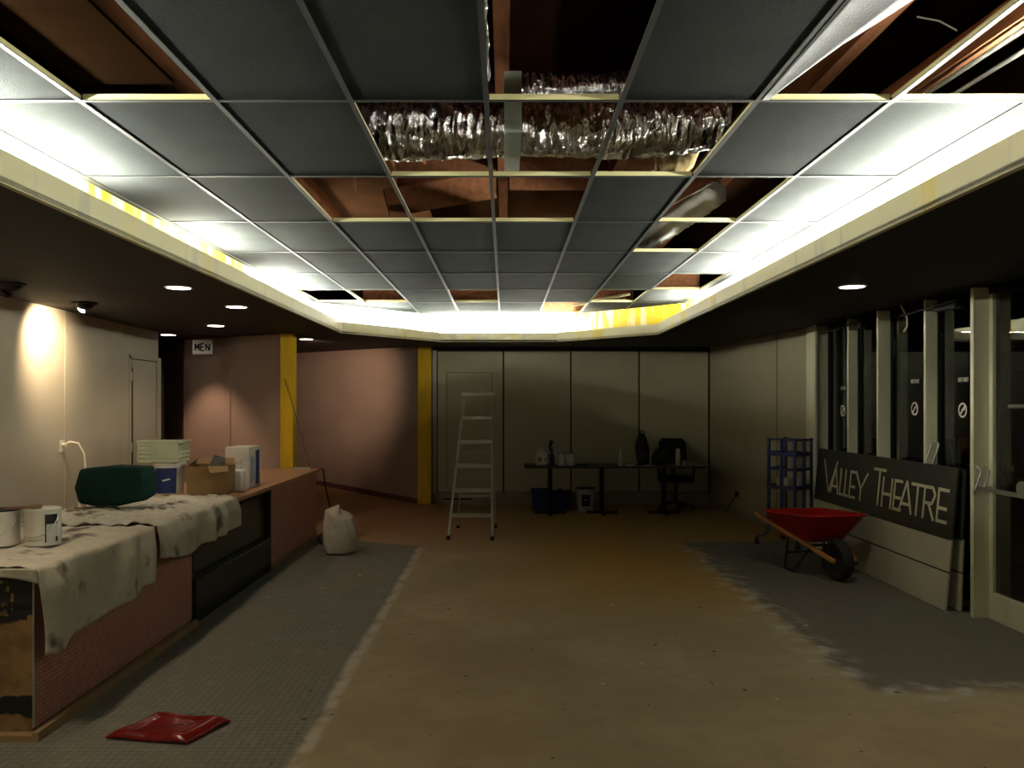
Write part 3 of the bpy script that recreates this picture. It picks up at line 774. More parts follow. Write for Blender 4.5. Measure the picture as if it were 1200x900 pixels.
# red box outside behind the sign
t = thing('red_box', 'dim red box with a pale foot, seen through the dark glass above the sign', 'box', (4.35,7.45,-.02), .1)
mb = MB(); mb.box(-.12,.12,-.10,.10,1.02,1.30); mb.build('box_body', mat('dim_red', (.12,.008,.008), .6), t, bevel=.01)
mb = MB(); mb.box(-.10,.10,-.10,.10,.0,.06); mb.tube([(0,0,.06),(0,0,1.0)], .03, 10); mb.box(-.12,.12,-.10,.10,.98,1.019); mb.build('box_foot', 'white_dirty', t)

# ------------------------------------------------------------------ downlights
def spot(p, d, energy, angle, color, blend=.6, r=.04):
    l = bpy.data.lights.new('lamp_beam', 'SPOT'); l.energy = energy; l.spot_size = math.radians(angle); l.spot_blend = blend; l.color = color; l.shadow_soft_size = r
    o = bpy.data.objects.new('lamp_beam', l); C.objects.link(o); o.location = p
    o.rotation_euler = Vector(d).to_track_quat('-Z','Y').to_euler(); return o
def downlight(x, y, label, beam=None, em='lamp_w'):
    t = thing('downlight', label, 'downlight', (x, y, ZS-.010), 0, 'round downlights in the black soffit')
    mb = MB(); mb.lathe([(.088,0),(.105,.002),(.105,.0095),(.088,.0095),(.088,0)], n=28); mb.build('downlight_rim', 'white', t, smooth=True)
    mb = MB(); mb.lathe([(0,-.001),(.086,-.001),(.086,.008)], n=28); mb.build('downlight_lens', em, t)
    if beam:
        o = spot((x, y, ZS-.03), *beam)
    return t
W = (1.0,.66,.45)
downlight(-2.45,6.08, 'round lit downlight in the left soffit, nearest the camera', ((0,0,-1), 22, 140, (1,.78,.55)))
downlight(-2.42,7.30, 'round lit downlight in the left soffit, second along the cove edge', ((0,0,-1), 22, 140, (1,.78,.55)))
downlight(-3.24,9.08, 'round lit downlight to the upper right of the MEN sign', ((0,0,-1), 25, 130, (1,.72,.48)))
downlight(-4.28,10.30, 'round lit downlight just left of the MEN sign', ((.1,.1,-1), 75, 88, W, .6))
downlight(-2.70,11.00, 'larger lit downlight right of the first yellow wall end', ((.02,1,-.24), 130, 74, W, 1.0))
downlight(2.58,6.03, 'single lit downlight in the right soffit', ((0,0,-1), 24, 140, (1,.92,.72)))
for k, (x, y, e_, c_) in enumerate(((-2.45,3.3,55,(1,.78,.52)),(-2.45,1.0,50,(1,.80,.55)),(2.58,3.4,32,(1,.88,.62)),(2.58,1.2,50,(1,.88,.62)),(0,-2.2,100,(1,.87,.62)))):  # unseen fill lamps added out of view to brighten the floor
    downlight(x, y, ['round downlight in the left soffit, out of the frame beside the camera','round downlight in the left soffit, level with the camera','round downlight in the right soffit, out of the frame beside the glass','round downlight in the right soffit, level with the camera','round downlight in the soffit behind the camera'][k], ((0,.25 if y < 0 else 0,-1), e_, 150, c_, .9))
# eyeball fittings over the left wall, plus one added beam
def eyeball(x, y, aim, label, lit):
    t = thing('eyeball_spotlight', label, 'spotlight', (x, y, ZS), 0, 'eyeball spotlights over the left wall')
    mb = MB(); mb.lathe([(.10,-.001),(.105,-.012),(.085,-.018),(.085,-.001)], n=24); mb.build('spotlight_ring', 'black', t, smooth=True)
    mb = MB(); mb.lathe([(0,-.062),(.03,-.058),(.055,-.045),(.07,-.028),(.078,-.012)], n=24); mb.build('spotlight_ball', 'black', t, smooth=True)
    d = Vector(aim).normalized()
    mb = MB(); q = d.to_track_quat('Z','Y').to_matrix().to_4x4()
    mb.lathe([(.040,.0),(.040,.026),(.034,.026),(.034,.010),(.040,.0)], n=20, mtx=Matrix.Translation(Vector((0,0,-.03))+d*.045) @ q); mb.build('spotlight_nose', 'black', t, smooth=True)
    mb = MB(); mb.lathe([(0,.012),(.033,.012),(.033,.016)], n=20, mtx=Matrix.Translation(Vector((0,0,-.03))+d*.045) @ q); mb.build('spotlight_lens', 'lamp_w' if lit else 'black', t)
    return t
eyeball(-3.66, 7.06, (-.60,.30,-.42), 'black eyeball spotlight whose beam makes the bright patch on the left wall', True)
spot((-3.74,7.10,ZS-.075), (-.45,.17,-.30), 130, 110, (1.0,.76,.48), .9, .03)
eyeball(-3.60, 5.90, (-.6,.2,-.5), 'black eyeball spotlight at the left edge of the photo', False)
spot((-3.62,4.6,ZS-.08), (-.4,.8,-.5), 85, 120, (1.0,.68,.40), 1.0, .03)  # added warm beam without a fitting, brightens the left wall

# ------------------------------------------------------------------ MEN sign
t = thing('washroom_sign', 'small white hanging sign reading MEN in black capitals', 'sign', (-3.93,10.52,ZS-.24), 0)
mb = MB(); mb.box(-.128,.128,0,.012,.0,.185); mb.build('sign_plate', 'white', t, bevel=.003)
mb = MB(); mb.box(-.10,-.095,.004,.008,.185,.239); mb.box(.095,.10,.004,.008,.185,.239); mb.build('sign_hanger', 'steel_dark', t)
for x0, segs in ((-.098, (((0,0),(0,1)),((1,0),(1,1)),((0,1),(.5,.35)),((1,1),(.5,.35)))), (-.028, (((0,0),(0,1)),((0,0),(1,0)),((0,.5),(.85,.5)),((0,1),(1,1)))), (.040, (((0,0),(0,1)),((1,0),(1,1)),((0,1),(1,0))))):
    mb = MB()
    for k, (p, q) in enumerate(segs): mb.bar((x0+.006+p[0]*.046,-.0015-.0001*k,.048+p[1]*.088),(x0+.006+q[0]*.046,-.0015-.0001*k,.048+q[1]*.088),.018,.002,up=(0,1,0))
    mb.build('sign_letter', 'black', t)

# ------------------------------------------------------------------ counter
CX0, CX1 = -3.15, -2.25
# near unit
t = thing('counter_unit', 'near counter unit faced in small pink mosaic with a raw wood end', 'counter', (CX1, 3.87, 0))
Lc = 1.95
mb = MB(); mb.box(-.9,-.012,.012,Lc,.045,.775); mb.build('carcass', 'wood_pink', t)
mb = MB(); mb.box(-.012,0,.004,Lc,.045,.775); mb.build('mosaic_front', 'mosaic', t)
mb = MB(); mb.box(-.9,-.004,0,.012,.0,.775); mb.build('end_panel', 'ply_end', t)
mb = MB(); mb.box(-.9,.05,-.05,Lc,0,.03); mb.box(.02,.05,-.05,Lc,.03,.045); mb.build('toe_strip', 'strip', t)
mb = MB(); mb.box(-.006,.003,-.002,.006,.05,.775); mb.build('corner_bead', 'alu', t)
# black display case
t = thing('display_case', 'black display case set between the two pink counter units', 'display case', (CX1, 5.83, 0))
mb = MB(); mb.box(-.9,-.06,0,1.96,.0,.775); mb.build('case_body', 'case', t)
mb = MB(); mb.box(-.06,-.052,.05,1.9,.33,.75); mb.build('case_panel', 'case_panel', t)
mb = MB(); mb.box(-.06,.0,0,.045,.0,.775); mb.box(-.06,.0,1.915,1.96,0,.775); mb.box(-.06,.0,.045,1.915,.745,.775); mb.build('case_frame', 'case', t)
mb = MB(); mb.box(-.06,.012,.045,1.915,.0,.30); mb.build('case_plinth', 'case', t)
mb = MB(); mb.box(-.06,.015,.045,1.915,.301,.315); mb.build('case_ledge', 'case_panel', t)
# far unit
t = thing('counter_unit', 'far counter unit in brownish pink ending beside the white bundle', 'counter', (CX1, 7.80, 0))
mb = MB(); mb.box(-.9,-.012,.005,1.88,.03,.775); mb.build('carcass', 'wood_pink', t)
mb = MB(); mb.box(-.012,0,.005,1.88,.03,.775); mb.build('mosaic_front', 'mosaic', t)
mb = MB(); mb.box(-.9,.03,.0,1.9,0,.028); mb.build('toe_strip', 'strip', t)
mb = MB(); mb.box(CX0,CX1+.035,3.85,9.74,.777,.812)
tag(mb.build('countertop', 'wood_top', bevel=.004), 'long reddish wood countertop running over all the counter units', 'countertop')
TZ = .812

# drop cloths
def hsh(a, b): return math.sin(a*12.9+b*78.2)*.5+math.sin(a*31.7-b*11.3)*.5
def cloth(y0, y1, hem, xb, m, label, zoff, wob, endhang=0.0):
    """hem: list of (y, z) bottom outline; cloth lies on top from xb to front edge, then hangs"""
    def hz(y):
        for (a, za), (b, zb) in zip(hem, hem[1:]):
            if a <= y <= b: return za + (zb-za)*(y-a)/max(1e-6, b-a)
        return hem[0][1] if y < hem[0][0] else hem[-1][1]
    W_ = (CX1+.045) - xb
    def fn(u, v):
        y = y0+(y1-y0)*u
        y += .012*math.sin(v*9+u*3) * (1 if 0 < u < 1 else .8)
        bot = hz(y); H = TZ+zoff-bot; T = W_+H; s_ = v*T
        rip = .5+.5*math.sin(y*17+v*2)
        if s_ <= W_:
            x = xb+s_; z = TZ+zoff + .012*abs(hsh(x*1.3, y*.9))*wob + .006*math.sin(x*22+y*9)
            k = max(0, (s_-(W_-.05))/.05); z -= .006*k
            return Vector((x, y, max(z, TZ+.003)))
        q = s_-W_
        fold = .5+.5*math.sin(y*14+2.5*math.sin(y*5.1)+q*2.0)
        return Vector((CX1+.048 + (.008+.040*fold)*min(1, q/.10), y+.015*math.sin(q*10+y*6), TZ+zoff-q))
    mb = MB(); mb.grid(fn, 60, 60)
    o = mb.build('drop_cloth', m, smooth='full', solid=.003)
    return tag(o, label, 'drop cloth', 'drop cloths on the counter')
cloth(3.83, 5.10, [(3.83,.40),(4.0,.385),(4.12,.425),(4.4,.43),(4.62,.455),(4.86,.455),(4.87,.49),(5.02,.50),(5.10,.52)], CX0+.02, 'cloth', 'paint spotted drop cloth hanging lowest, over the near end of the counter', .006, 1)
cloth(5.13, 6.66, [(5.13,.615),(5.35,.58),(5.6,.555),(5.85,.58),(6.1,.57),(6.45,.585),(6.66,.60)], CX0+.01, 'cloth2', 'grey drop cloth with the shorter hem, under the pail and cardboard box', .012, 2.2)
# rumpled bit of the near cloth over the end
mb = MB()
def eh(u, v):
    x = CX0+.05+u*(.90); d_ = (.055+.04*math.sin(u*5+1)+.03*u)
    return Vector((x, 3.825-.012*math.sin(u*12)*v-.012, TZ+.008-v*d_))
mb.grid(eh, 30, 6)
o = mb.build('cloth_fold', 'cloth', smooth='full', solid=.003); tag(o, 'short turned down edge of cloth over the raw wood counter end', 'cloth')

# ---- items on the counter
def can(x, y, r, h, label, lid='white', extra=None, grp='paint cans on the near counter'):
    t = thing('paint_can', label, 'paint can', (x, y, TZ+.018), 0, grp)
    mb = MB(); mb.lathe([(r*.97,0),(r,.004),(r,.008),(r*.975,.012),(r*.975,h-.014),(r,h-.01),(r,h)], n=32); mb.build('can_body', 'white_dirty', t, smooth=True)
    mb = MB(); mb.lathe([(r*.8,h+.0005),(r*.98,h+.001),(r*1.01,h+.004),(r*.97,h+.008),(r*.85,h+.004),(0,h+.004)], n=32); mb.build('can_lid', lid, t, smooth=True)
    mb = MB(); pts = [(r*1.02*math.cos(a_), -r*.25-r*.95*math.sin(a_)*.9, h*.78-.10*math.sin(a_)) for a_ in [PI*i/12 for i in range(13)]]
    mb.tube(pts, .0022, 6); mb.build('can_handle', 'alu', t, smooth=True)
    if extra: extra(t, r, h)
    return t
def lab1(t, r, h):
    mb = MB()
    def f1(u, v):
        a_ = -.95+u*.75; return Vector((r*1.0*math.cos(a_)*1.004, r*math.sin(a_)*1.004, .02+v*(h-.04)))
    mb.grid(f1, 8, 2); mb.build('label_strip', 'paper', t, smooth=True)
    for (u0,u1,v0,v1) in ((-.95,-.88,.02,h-.02),(-.95,-.25,h*.62,h-.02),(-.36,-.2,.02,h*.25)):
        mb = MB()
        mb.grid(lambda u, v: Vector((r*1.010*math.cos(u0+(u1-u0)*u), r*1.010*math.sin(u0+(u1-u0)*u), v0+(v1-v0)*v)), 6, 1); mb.build('label_print', 'dark', t)
can(-2.52, 4.42, .092, .19, 'white paint can with a black and pale label strip on its right side', 'white', lab1)
can(-2.735, 4.40, .092, .185, 'white paint can with a dark lid at the left edge of the photo', 'dark')
mb = MB(); mb.bar((-2.64,4.34,TZ+.225),(-2.50,4.44,TZ+.236),.045,.012); 
t = thing('paint_brush', 'flat brown handled brush lying across the two paint cans', 'brush', (-2.60,4.38,TZ+.210), .5)
mb = MB(); mb.box(-.09,.03,-.02,.02,.008,.02); mb.build('brush_handle', mat('brown_handle', (.12,.05,.03), .5), t, bevel=.004)
mb = MB(); mb.box(.03,.085,-.025,.025,.006,.022); mb.build('brush_bristles', 'card_in', t, bevel=.003)
mb = MB(); mb.lathe([(.02,0),(.035,.008),(.03,.022),(.012,.028),(0,.028)], (-2.765,4.36,TZ+.212), 14)
tag(mb.build('yellow_rag', mat('yellow_cloth', (.65,.46,.12), .7), smooth=True), 'crumpled pale yellow rag on the dark lid of the left paint can', 'rag')

# dark green rounded bundle
mb = MB()
prof = [(-.265,.13),(-.235,.02),(-.12,-.0),(.05,.0),(.20,.03),(.262,.07),(.268,.17),(.245,.275),(.0,.285),(-.225,.262)]
n = len(prof); rings = []
for k, (yy, sc) in enumerate(((-.11,.90),(-.08,1.0),(.0,1.02),(.08,1.0),(.11,.90))):
    rings.append([mb.bm.verts.new((x*sc, yy, .14+(z-.14)*sc)) for x, z in prof])
for i in range(4):
    for k in range(n): mb.bm.faces.new((rings[i][k], rings[i][(k+1)%n], rings[i+1][(k+1)%n], rings[i+1][k]))
mb.bm.faces.new(rings[0][::-1]); mb.bm.faces.new(rings[-1])
for v in mb.bm.verts: v.co += Vector((-2.82,5.88,TZ+.050))
tag(mb.build('green_bag', 'green', smooth='full', bevel=.03), 'dark green rounded bag lying on the grey drop cloth beside the white pail', 'bag')

# white pail with navy label, pale basket on it
t = thing('pail', 'white plastic pail with a navy label, under the pale basket', 'pail', (-2.83,6.82,TZ+.028))
mb = MB(); mb.lathe([(.112,0),(.118,.004),(.130,.24),(.137,.24),(.137,.262),(.128,.262)], n=32); mb.build('pail_body', 'white', t, smooth=True)
mb = MB(); mb.lathe([(0,.266),(.13,.266),(.139,.262),(.139,.25)], n=32); mb.build('pail_lid', 'white', t, smooth=True)
mb = MB(); mb.grid(lambda u, v: Vector(((.1195+.0115*v*.87+.002)*math.cos(-2.05+u*1.35), (.1195+.0115*v*.87+.002)*math.sin(-2.05+u*1.35), .01+v*.21)), 12, 4); mb.build('pail_label', 'navy', t, smooth=True)
mb = MB(); mb.bar((.0,-.128,.115),(.06,-.118,.13),.004,.01); mb.build('pail_handle', 'white', t)
t = thing('plastic_basket', 'pale greenish ribbed plastic basket resting on the white pail', 'basket', (-2.86,6.80,TZ+.296))
def brect(a_, z, hh, thk=.004):
    mb_ = MB(); b_ = a_*.75
    mb_.box(-a_,a_,-b_,-b_+thk,z,z+hh); mb_.box(-a_,a_,b_-thk,b_,z,z+hh); mb_.box(-a_,-a_+thk,-b_+thk,b_-thk,z,z+hh); mb_.box(a_-thk,a_,-b_+thk,b_-thk,z,z+hh); return mb_
for k in range(5): brect(.165+k*.001, .004+k*.034, .020).build('basket_band', 'basket', t)
brect(.178, .165, .012, .012).build('basket_rim', 'basket', t, bevel=.003)
mb = MB(); mb.box(-.165,.165,-.124,.124,0,.004)
for i in range(11):
    for sy in (-1,1): mb.box(-.16+i*.032-.003,-.16+i*.032+.003,sy*.124-.004,sy*.124+.004,.0,.168)
mb.build('basket_ribs', 'basket', t)

# open cardboard box with a grey tin leaning in it
t = thing('cardboard_box', 'open brown cardboard box with raised flaps on the counter', 'box', (-2.465,6.80,TZ+.028), .10)
mb = MB(); a_, b_, h_ = .165, .13, .235
mb.box(-a_,a_,-b_,-b_+.004,0,h_); mb.box(-a_,a_,b_-.004,b_,0,h_); mb.box(-a_,-a_+.004,-b_+.004,b_-.004,0,h_); mb.box(a_-.004,a_,-b_+.004,b_-.004,0,h_); mb.box(-a_,a_,-b_,b_,0,.004)
mb.build('box_body', 'card', t)
for pts, off in (([(-a_,-b_,h_),(.0,-b_,h_),(.0,-b_-.01,h_-.0),(-a_,-b_-.01,h_)], (0,0,.003)),):
    pass
mb = MB(); mb.prism3([(.0,-b_-.001,h_),(a_,-b_-.001,h_),(a_+.03,-b_-.10,h_-.035),(.05,-b_-.10,h_-.05)], (0,.0,.004)); mb.build('box_flap', 'card', t)
mb = MB(); mb.prism3([(-a_,b_,h_),(a_,b_,h_),(a_-.02,b_+.06,h_+.045),(-a_+.02,b_+.06,h_+.045)], (0,.0,.004)); mb.build('box_flap', 'card', t)
mb = MB(); mb.prism3([(a_,-b_,h_),(a_,b_,h_),(a_+.07,b_-.01,h_+.02),(a_+.07,-b_+.02,h_+.02)], (0,0,.004)); mb.build('box_flap', 'card', t)
mb = MB(); mb.prism3([(-a_,-b_,h_),(-a_,b_,h_),(-a_+.02,b_-.02,h_+.055),(-a_+.03,-b_+.02,h_+.03)], (.004,0,0)); mb.build('box_flap', 'card', t)
t = thing('tin', 'dull grey tin leaning out of the open cardboard box', 'tin', (-2.46,6.82,TZ+.17), 0)
mb = MB(); mb.lathe([(.0,0),(.055,0),(.055,.17),(.050,.17),(.050,.02),(0,.02)], n=20, mtx=Matrix.Rotation(.35,4,'Y')); mb.build('tin_body', mat('dull_tin', (.13,.12,.12), .5, metal=.3), t, smooth=True)
t = thing('white_bottle', 'white plastic jug between the cardboard box and the printed carton', 'jug', (-2.35,7.16,TZ+.002))
mb = MB(); mb.box(-.05,.05,-.06,.06,0,.20); mb.build('jug_body', 'white', t, bevel=.02)
mb = MB(); mb.lathe([(.02,.20),(.02,.225),(.0,.225)], n=16); mb.build('jug_cap', 'white', t)
# printed carton
t = thing('printed_carton', 'tall white carton with dark print and a blue side panel', 'carton', (-2.44,7.58,TZ+.002), 0)
mb = MB(); mb.box(-.12,.10,-.17,.17,0,.38); mb.build('carton_body', 'white_dirty', t, bevel=.004)
mb = MB(); mb.box(-.03,-.015,-.1715,-.170,.08,.26); mb.box(.02,.04,-.1715,-.170,.08,.28); mb.box(.085,.092,-.1715,-.170,.0,.36); mb.build('carton_print', 'paper', t)
mb = MB(); mb.box(.1,.1015,.02,.13,.02,.34); mb.build('blue_panel', 'navy', t)
mb = MB(); mb.box(.1,.1015,-.13,-.08,.04,.30); mb.box(.1,.1015,-.06,-.02,.06,.28); mb.build('side_print', mat('pale_blue_print', (.22,.27,.34), .6), t)
# thin rod leaning from counter end to yellow wall end
mb = MB(); mb.tube([(-2.335,9.70,TZ+.003),(-2.52,9.92,1.30),(-2.765,10.165,1.90)], .006, 6)
tag(mb.build('thin_rod', mat('brown_rod', (.10,.05,.025), .6), smooth=True), 'long thin brown rod leaning from the counter end against the yellow wall end', 'rod')
mb = MB(); mb.box(-2.52,-2.30,9.58,9.66,TZ+.001,TZ+.022)
tag(mb.build('metal_bracket', 'alu_dull', bevel=.003), 'small flat metal bracket at the far end of the countertop', 'bracket')
mb = MB(); mb.tube([(-2.24,9.76,TZ+.004),(-2.19,9.77,.79),(-2.17,9.77,.6),(-2.10,9.72,.35),(-2.12,9.60,.12),(-2.16,9.4,.02),(-2.05,9.1,.012)], .009, 8)
tag(mb.build('black_hose', 'rubber', smooth=True), 'dark hose hanging off the counter end beside the white bundle', 'hose')
# white cloth covered bundle on the floor
mb = MB()
def bun(u, v):
    a_ = u*2*PI; z = v*.44; r = .175*(1-.28*v**2.5)*(.90+.12*math.sin(min(1,v*3)*PI/2))
    r *= 1+.06*math.sin(a_*5+v*4)+.04*math.sin(a_*11+v*9)
    if v > .93: r *= max(.05, (1-v)/.07*.9+.05)
    zz = z + (.06*math.cos(a_-PI*.85)*v**3)
    return Vector((r*math.cos(a_), r*.9*math.sin(a_), .02+zz))
mb.grid(bun, 48, 26)
for v in mb.bm.verts: v.co += Vector((-1.76,8.62,0))
tag(mb.build('covered_bundle', 'bagwhite', smooth='full'), 'white cloth covered bundle standing on the floor at the end of the counter', 'bundle')

# electrical cord on left wall
x_ = lwx(7.4)
t = thing('extension_cable', 'white cord plugged into the left wall and drooping behind the counter', 'cord', (0,0,0))
mb = MB(); yb = 7.55; xx = lwx(yb)+.03
mb.tube([(xx,yb,1.21),(xx+.04,yb+.02,1.235),(xx+.10,yb+.05,1.22),(xx+.14,yb+.08,1.12),(xx+.15,yb+.09,.98),(xx+.12,yb+.07,.84),(xx+.11,yb+.05,.70),(xx+.11,yb+.04,.3)], .011, 8); mb.build('cord', 'cable_w', t, smooth='full')
mb = MB(); mb.box(lwx(yb)+.001,lwx(yb)+.012,yb-.035,yb+.035,1.14,1.25); mb.build('outlet_plate', 'white_dirty', t, bevel=.003)
mb = MB(); mb.tube([(lwx(yb)+.012,yb,1.21),(lwx(yb)+.045,yb,1.21)], .02, 10); mb.build('plug', 'cable_w', t)

# red plastic lid on the floor
t = thing('plastic_tray', 'glossy red plastic tray lying face down on the grey mosaic floor', 'tray', (-1.655,3.94,0), 0)
mb = MB()
def lidp(u, v):
    # parallelogram corners measured on the floor
    A, B, D_ = Vector((-.245,-.09)), Vector((-.13,.185)), Vector((.17,-.16))
    p = A + (B-A)*v + (D_-A)*u
    e = min(u, 1-u, v, 1-v); z = .012 + .028*min(1, e/.10) - (.012 if e > .18 else 0) + .004*math.sin(u*9+v*7)
    return Vector((p.x, p.y, z))
mb.grid(lidp, 26, 26); mb.build('tray_shell', 'red_gloss', t, smooth='full', solid=.008)

# ------------------------------------------------------------------ ladder
t = thing('step_ladder', 'tall aluminium step ladder standing open before the grey panels', 'ladder', (0,0,0))
TL, TR = Vector((-.50,9.93,1.70)), Vector((-.17,9.98,1.70))
FL, FR, BL_, BR = Vector((-.665,9.50,0)), Vector((-.15,9.44,0)), Vector((-.60,10.34,0)), Vector((-.12,10.38,0))
for a_, b_ in ((FL,TL),(FR,TR)):
    mb = MB(); mb.bar(a_+Vector((0,0,.03)), b_, .025, .065, up=(0,1,0)); o = mb.build('front_rail', 'alu', t)
    mb = MB(); mb.box(a_.x-.02,a_.x+.02,a_.y-.035,a_.y+.035,0,.05); mb.build('rubber_foot', 'rubber', o)
for a_, b_ in ((BL_,TL),(BR,TR)):
    mb = MB(); mb.bar(a_+Vector((0,0,.03)), b_+Vector((0,.05,0)), .02, .035, up=(0,1,0)); o = mb.build('rear_rail', 'alu_dull', t)
    mb = MB(); mb.box(a_.x-.018,a_.x+.018,a_.y-.02,a_.y+.02,0,.04); mb.build('rubber_foot', 'rubber', o)
for k in range(1,6):
    z = .285*k; q = z/1.70; a_ = FL.lerp(TL,q); b_ = FR.lerp(TR,q)
    mb = MB(); mb.bar(a_+Vector((0,.0,0)), b_, .085, .022); mb.bar(a_+Vector((0,-.04,-.02)), b_+Vector((0,-.04,-.012)), .006, .03); mb.build('step', 'alu', t)
for z in (.42,.98):
    q = z/1.70; mb = MB(); mb.bar(BL_.lerp(TL,q), BR.lerp(TR,q), .006, .03); mb.build('rear_brace', 'alu_dull', t)
mb = MB(); mb.box(-.53,-.14,9.86,10.06,1.68,1.725); mb.build('top_cap', 'alu', t, bevel=.006)
mb = MB(); mb.box(-.50,-.20,10.04,10.28,1.40,1.43); mb.build('bucket_shelf', mat('brown_shelf', (.10,.07,.04), .6), t, bevel=.004)
for s_ in (0,1):
    x = (-.53,-.155)[s_]; mb = MB(); mb.bar((x,9.80,1.05),(x,10.12,1.02),.004,.02); mb.build('spreader', 'alu_dull', t)

# ------------------------------------------------------------------ far tables and what stands on them
TT = .70
def table(x0, x1, legs, label):
    t = thing('work_table', label, 'table', ((x0+x1)/2,11.75,0), 0, 'dark tables along the far wall')
    xc = (x0+x1)/2
    mb = MB(); mb.box(x0-xc,x1-xc,-.28,.28,TT-.028,TT); mb.build('tabletop', 'table', t, bevel=.004)
    for lx in legs:
        mb = MB(); mb.box(lx-xc-.03,lx-xc+.03,-.04,.04,.03,TT-.029); l = mb.build('leg', 'black', t)
        mb = MB(); mb.box(lx-xc-.03,lx-xc+.03,-.25,.25,.0,.029); mb.box(lx-xc-.22,lx-xc+.22,-.03,.03,0,.03); mb.build('foot', 'black', l, bevel=.004)
    return t
table(.28,1.77,(.65,1.40),'dark table holding the white jugs, at the left of the far pair')
table(1.78,2.86,(2.30,),'dark table holding the thermos, at the right of the far pair')
def jug(x, y, r, h, label, m='white', mark=False):
    t = thing('plastic_jug', label, 'jug', (x, y, TT), 0, 'jugs on the far table')
    mb = MB(); mb.box(-r,r,-r,r,0,h*.72); 
    mb.build('jug_body', m, t, bevel=r*.35)
    mb = MB(); mb.lathe([(r*.85,h*.70),(r*.55,h*.84),(r*.30,h*.90),(r*.30,h),(0,h)], n=16); mb.build('jug_neck', m, t, smooth=True)
    mb = MB(); mb.tube([(r*.3,-.01,h*.93),(r*.95,-.01,h*.9),(r*.98,-.01,h*.66)], .013, 8); mb.build('jug_handle', m, t, smooth='full')
    if mark:
        mb = MB(); mb.box(-r*.7,-r*.1,-r-.001,-r,h*.2,h*.45); mb.box(r*.35,r*.6,-r-.001,-r,h*.25,h*.42); mb.build('jug_label', mat('faded_red', (.30,.12,.08), .6), t)
    return t
jug(.53,11.68,.095,.27,'largest white jug with faded red marks at the left end of the far table', mark=True)
jug(.72,11.80,.07,.25,'white jug with a loop handle standing behind the black bottle on the far table')
def smallcan(x, y, r, h, label):
    t = thing('small_can', label, 'can', (x,y,TT), 0, 'white cans on the far table')
    mb = MB(); mb.lathe([(r*.97,0),(r,.004),(r,h-.004),(r*.97,h)], n=24); mb.build('can_body', 'white', t, smooth=True)
    mb = MB(); mb.lathe([(r*.2,h+.0005),(r*.9,h+.001),(r*.9,h+.006),(0,h+.006)], n=24); mb.build('can_lid', 'steel_dark', t, smooth=True)
smallcan(.81,11.62,.055,.175,'white can next to the black bottle on the far table')
smallcan(.935,11.64,.06,.175,'white can farthest right in the cluster on the far table')
t = thing('spray_bottle', 'black spray bottle in front of the white jugs on the far table', 'bottle', (.665,11.56,TT))
mb = MB(); mb.lathe([(.036,0),(.036,.15),(.014,.19),(.014,.22)], n=18); mb.build('bottle_body', 'dark', t, smooth=True)
mb = MB(); mb.box(-.045,.02,-.012,.012,.221,.25); mb.box(-.03,-.022,-.01,.01,.185,.221); mb.build('spray_head', 'dark', t, bevel=.003)
mb = MB(); mb.tube([(.62,11.9,TT+.012),(.64,11.9,TT+.20),(.68,11.88,TT+.34)], [.012,.012,.03], 8)
tag(mb.build('dark_brush', 'dark', smooth=True), 'dark brush handle poking up behind the jugs', 'brush')
t = thing('slim_bottle', 'slim white bottle standing alone on the far table', 'bottle', (1.655,11.62,TT))
mb = MB(); mb.lathe([(.03,0),(.032,.01),(.032,.13),(.015,.17),(.013,.205)], n=18); mb.build('bottle_body', 'white_dirty', t, smooth=True)
mb = MB(); mb.lathe([(.015,.2055),(.015,.225),(0,.225)], n=14); mb.build('bottle_cap', 'white', t)
for k, (x0,x1,y0,y1,z,lab) in enumerate(((1.72,1.86,11.52,11.66,.018,'white folded paper on the far table beside the slim bottle'),(1.97,2.14,11.47,11.60,.010,'white sheet of paper at the table edge below the black backpack'))):
    mb = MB(); mb.prism3([(x0,y0,TT+.001),(x1,y0+.02,TT+.001),(x1-.01,y1,TT+.001),(x0-.01,y1-.02,TT+.001)],(0,0,z)); tag(mb.build('paper', 'white'), lab, 'paper', 'papers on the far table')
mb = MB(); mb.bar((1.05,11.6,TT+.012),(1.20,11.66,TT+.012),.05,.02)
tag(mb.build('dark_tool', 'dark', bevel=.004), 'small dark tool lying on the far table right of the cans', 'tool')
# backpack
t = thing('backpack', 'tall black backpack slumped on the far table', 'backpack', (2.0,11.80,TT))
def blob(wx, wy, h, sk=0, seed=0):
    mb_ = MB()
    def f_(u, v):
        a_ = u*2*PI; k = math.sin(min(1, .12+v*1.0)*PI*.5)**.3 * (1-v**3.2*.75) 
        k = max(k, .02) if v < .999 else .02
        return Vector((wx*k*math.cos(a_)*(1+.07*math.sin(3*a_+seed+v*5))+sk*v, wy*k*math.sin(a_)*(1+.07*math.sin(4*a_+seed)), h*v))
    mb_.grid(f_, 24, 16); return mb_
blob(.115,.10,.46,-.01,1).build('pack_body', 'black', t, smooth='full')
blob(.08,.05,.22,0,3).build('pack_pocket', 'dark', t, smooth='full').location = (.02,-.10,.01)
mb = MB(); mb.tube([(-.04,0,.44),(-.03,0,.49),(.02,0,.49),(.03,0,.44)], .008, 6); mb.build('pack_loop', 'dark', t, smooth='full')
t = thing('dark_bag', 'low dark bag heaped on the table right of the backpack', 'bag', (2.22,11.72,TT))
blob(.13,.10,.25,.02,5).build('bag_body', 'dark', t, smooth='full')
mb = MB(); mb.tube([(-.06,-.08,.10),(-.02,-.10,.17),(.04,-.10,.14),(.06,-.08,.06)], .008, 6); mb.build('bag_strap', 'steel_dark', t, smooth='full')
t = thing('thermos', 'pale grey thermos flask on the table in front of the office chair', 'thermos', (2.47,11.60,TT))
mb = MB(); mb.lathe([(.034,0),(.036,.004),(.036,.17),(.028,.195)], n=20); mb.build('thermos_body', 'thermos', t, smooth=True)
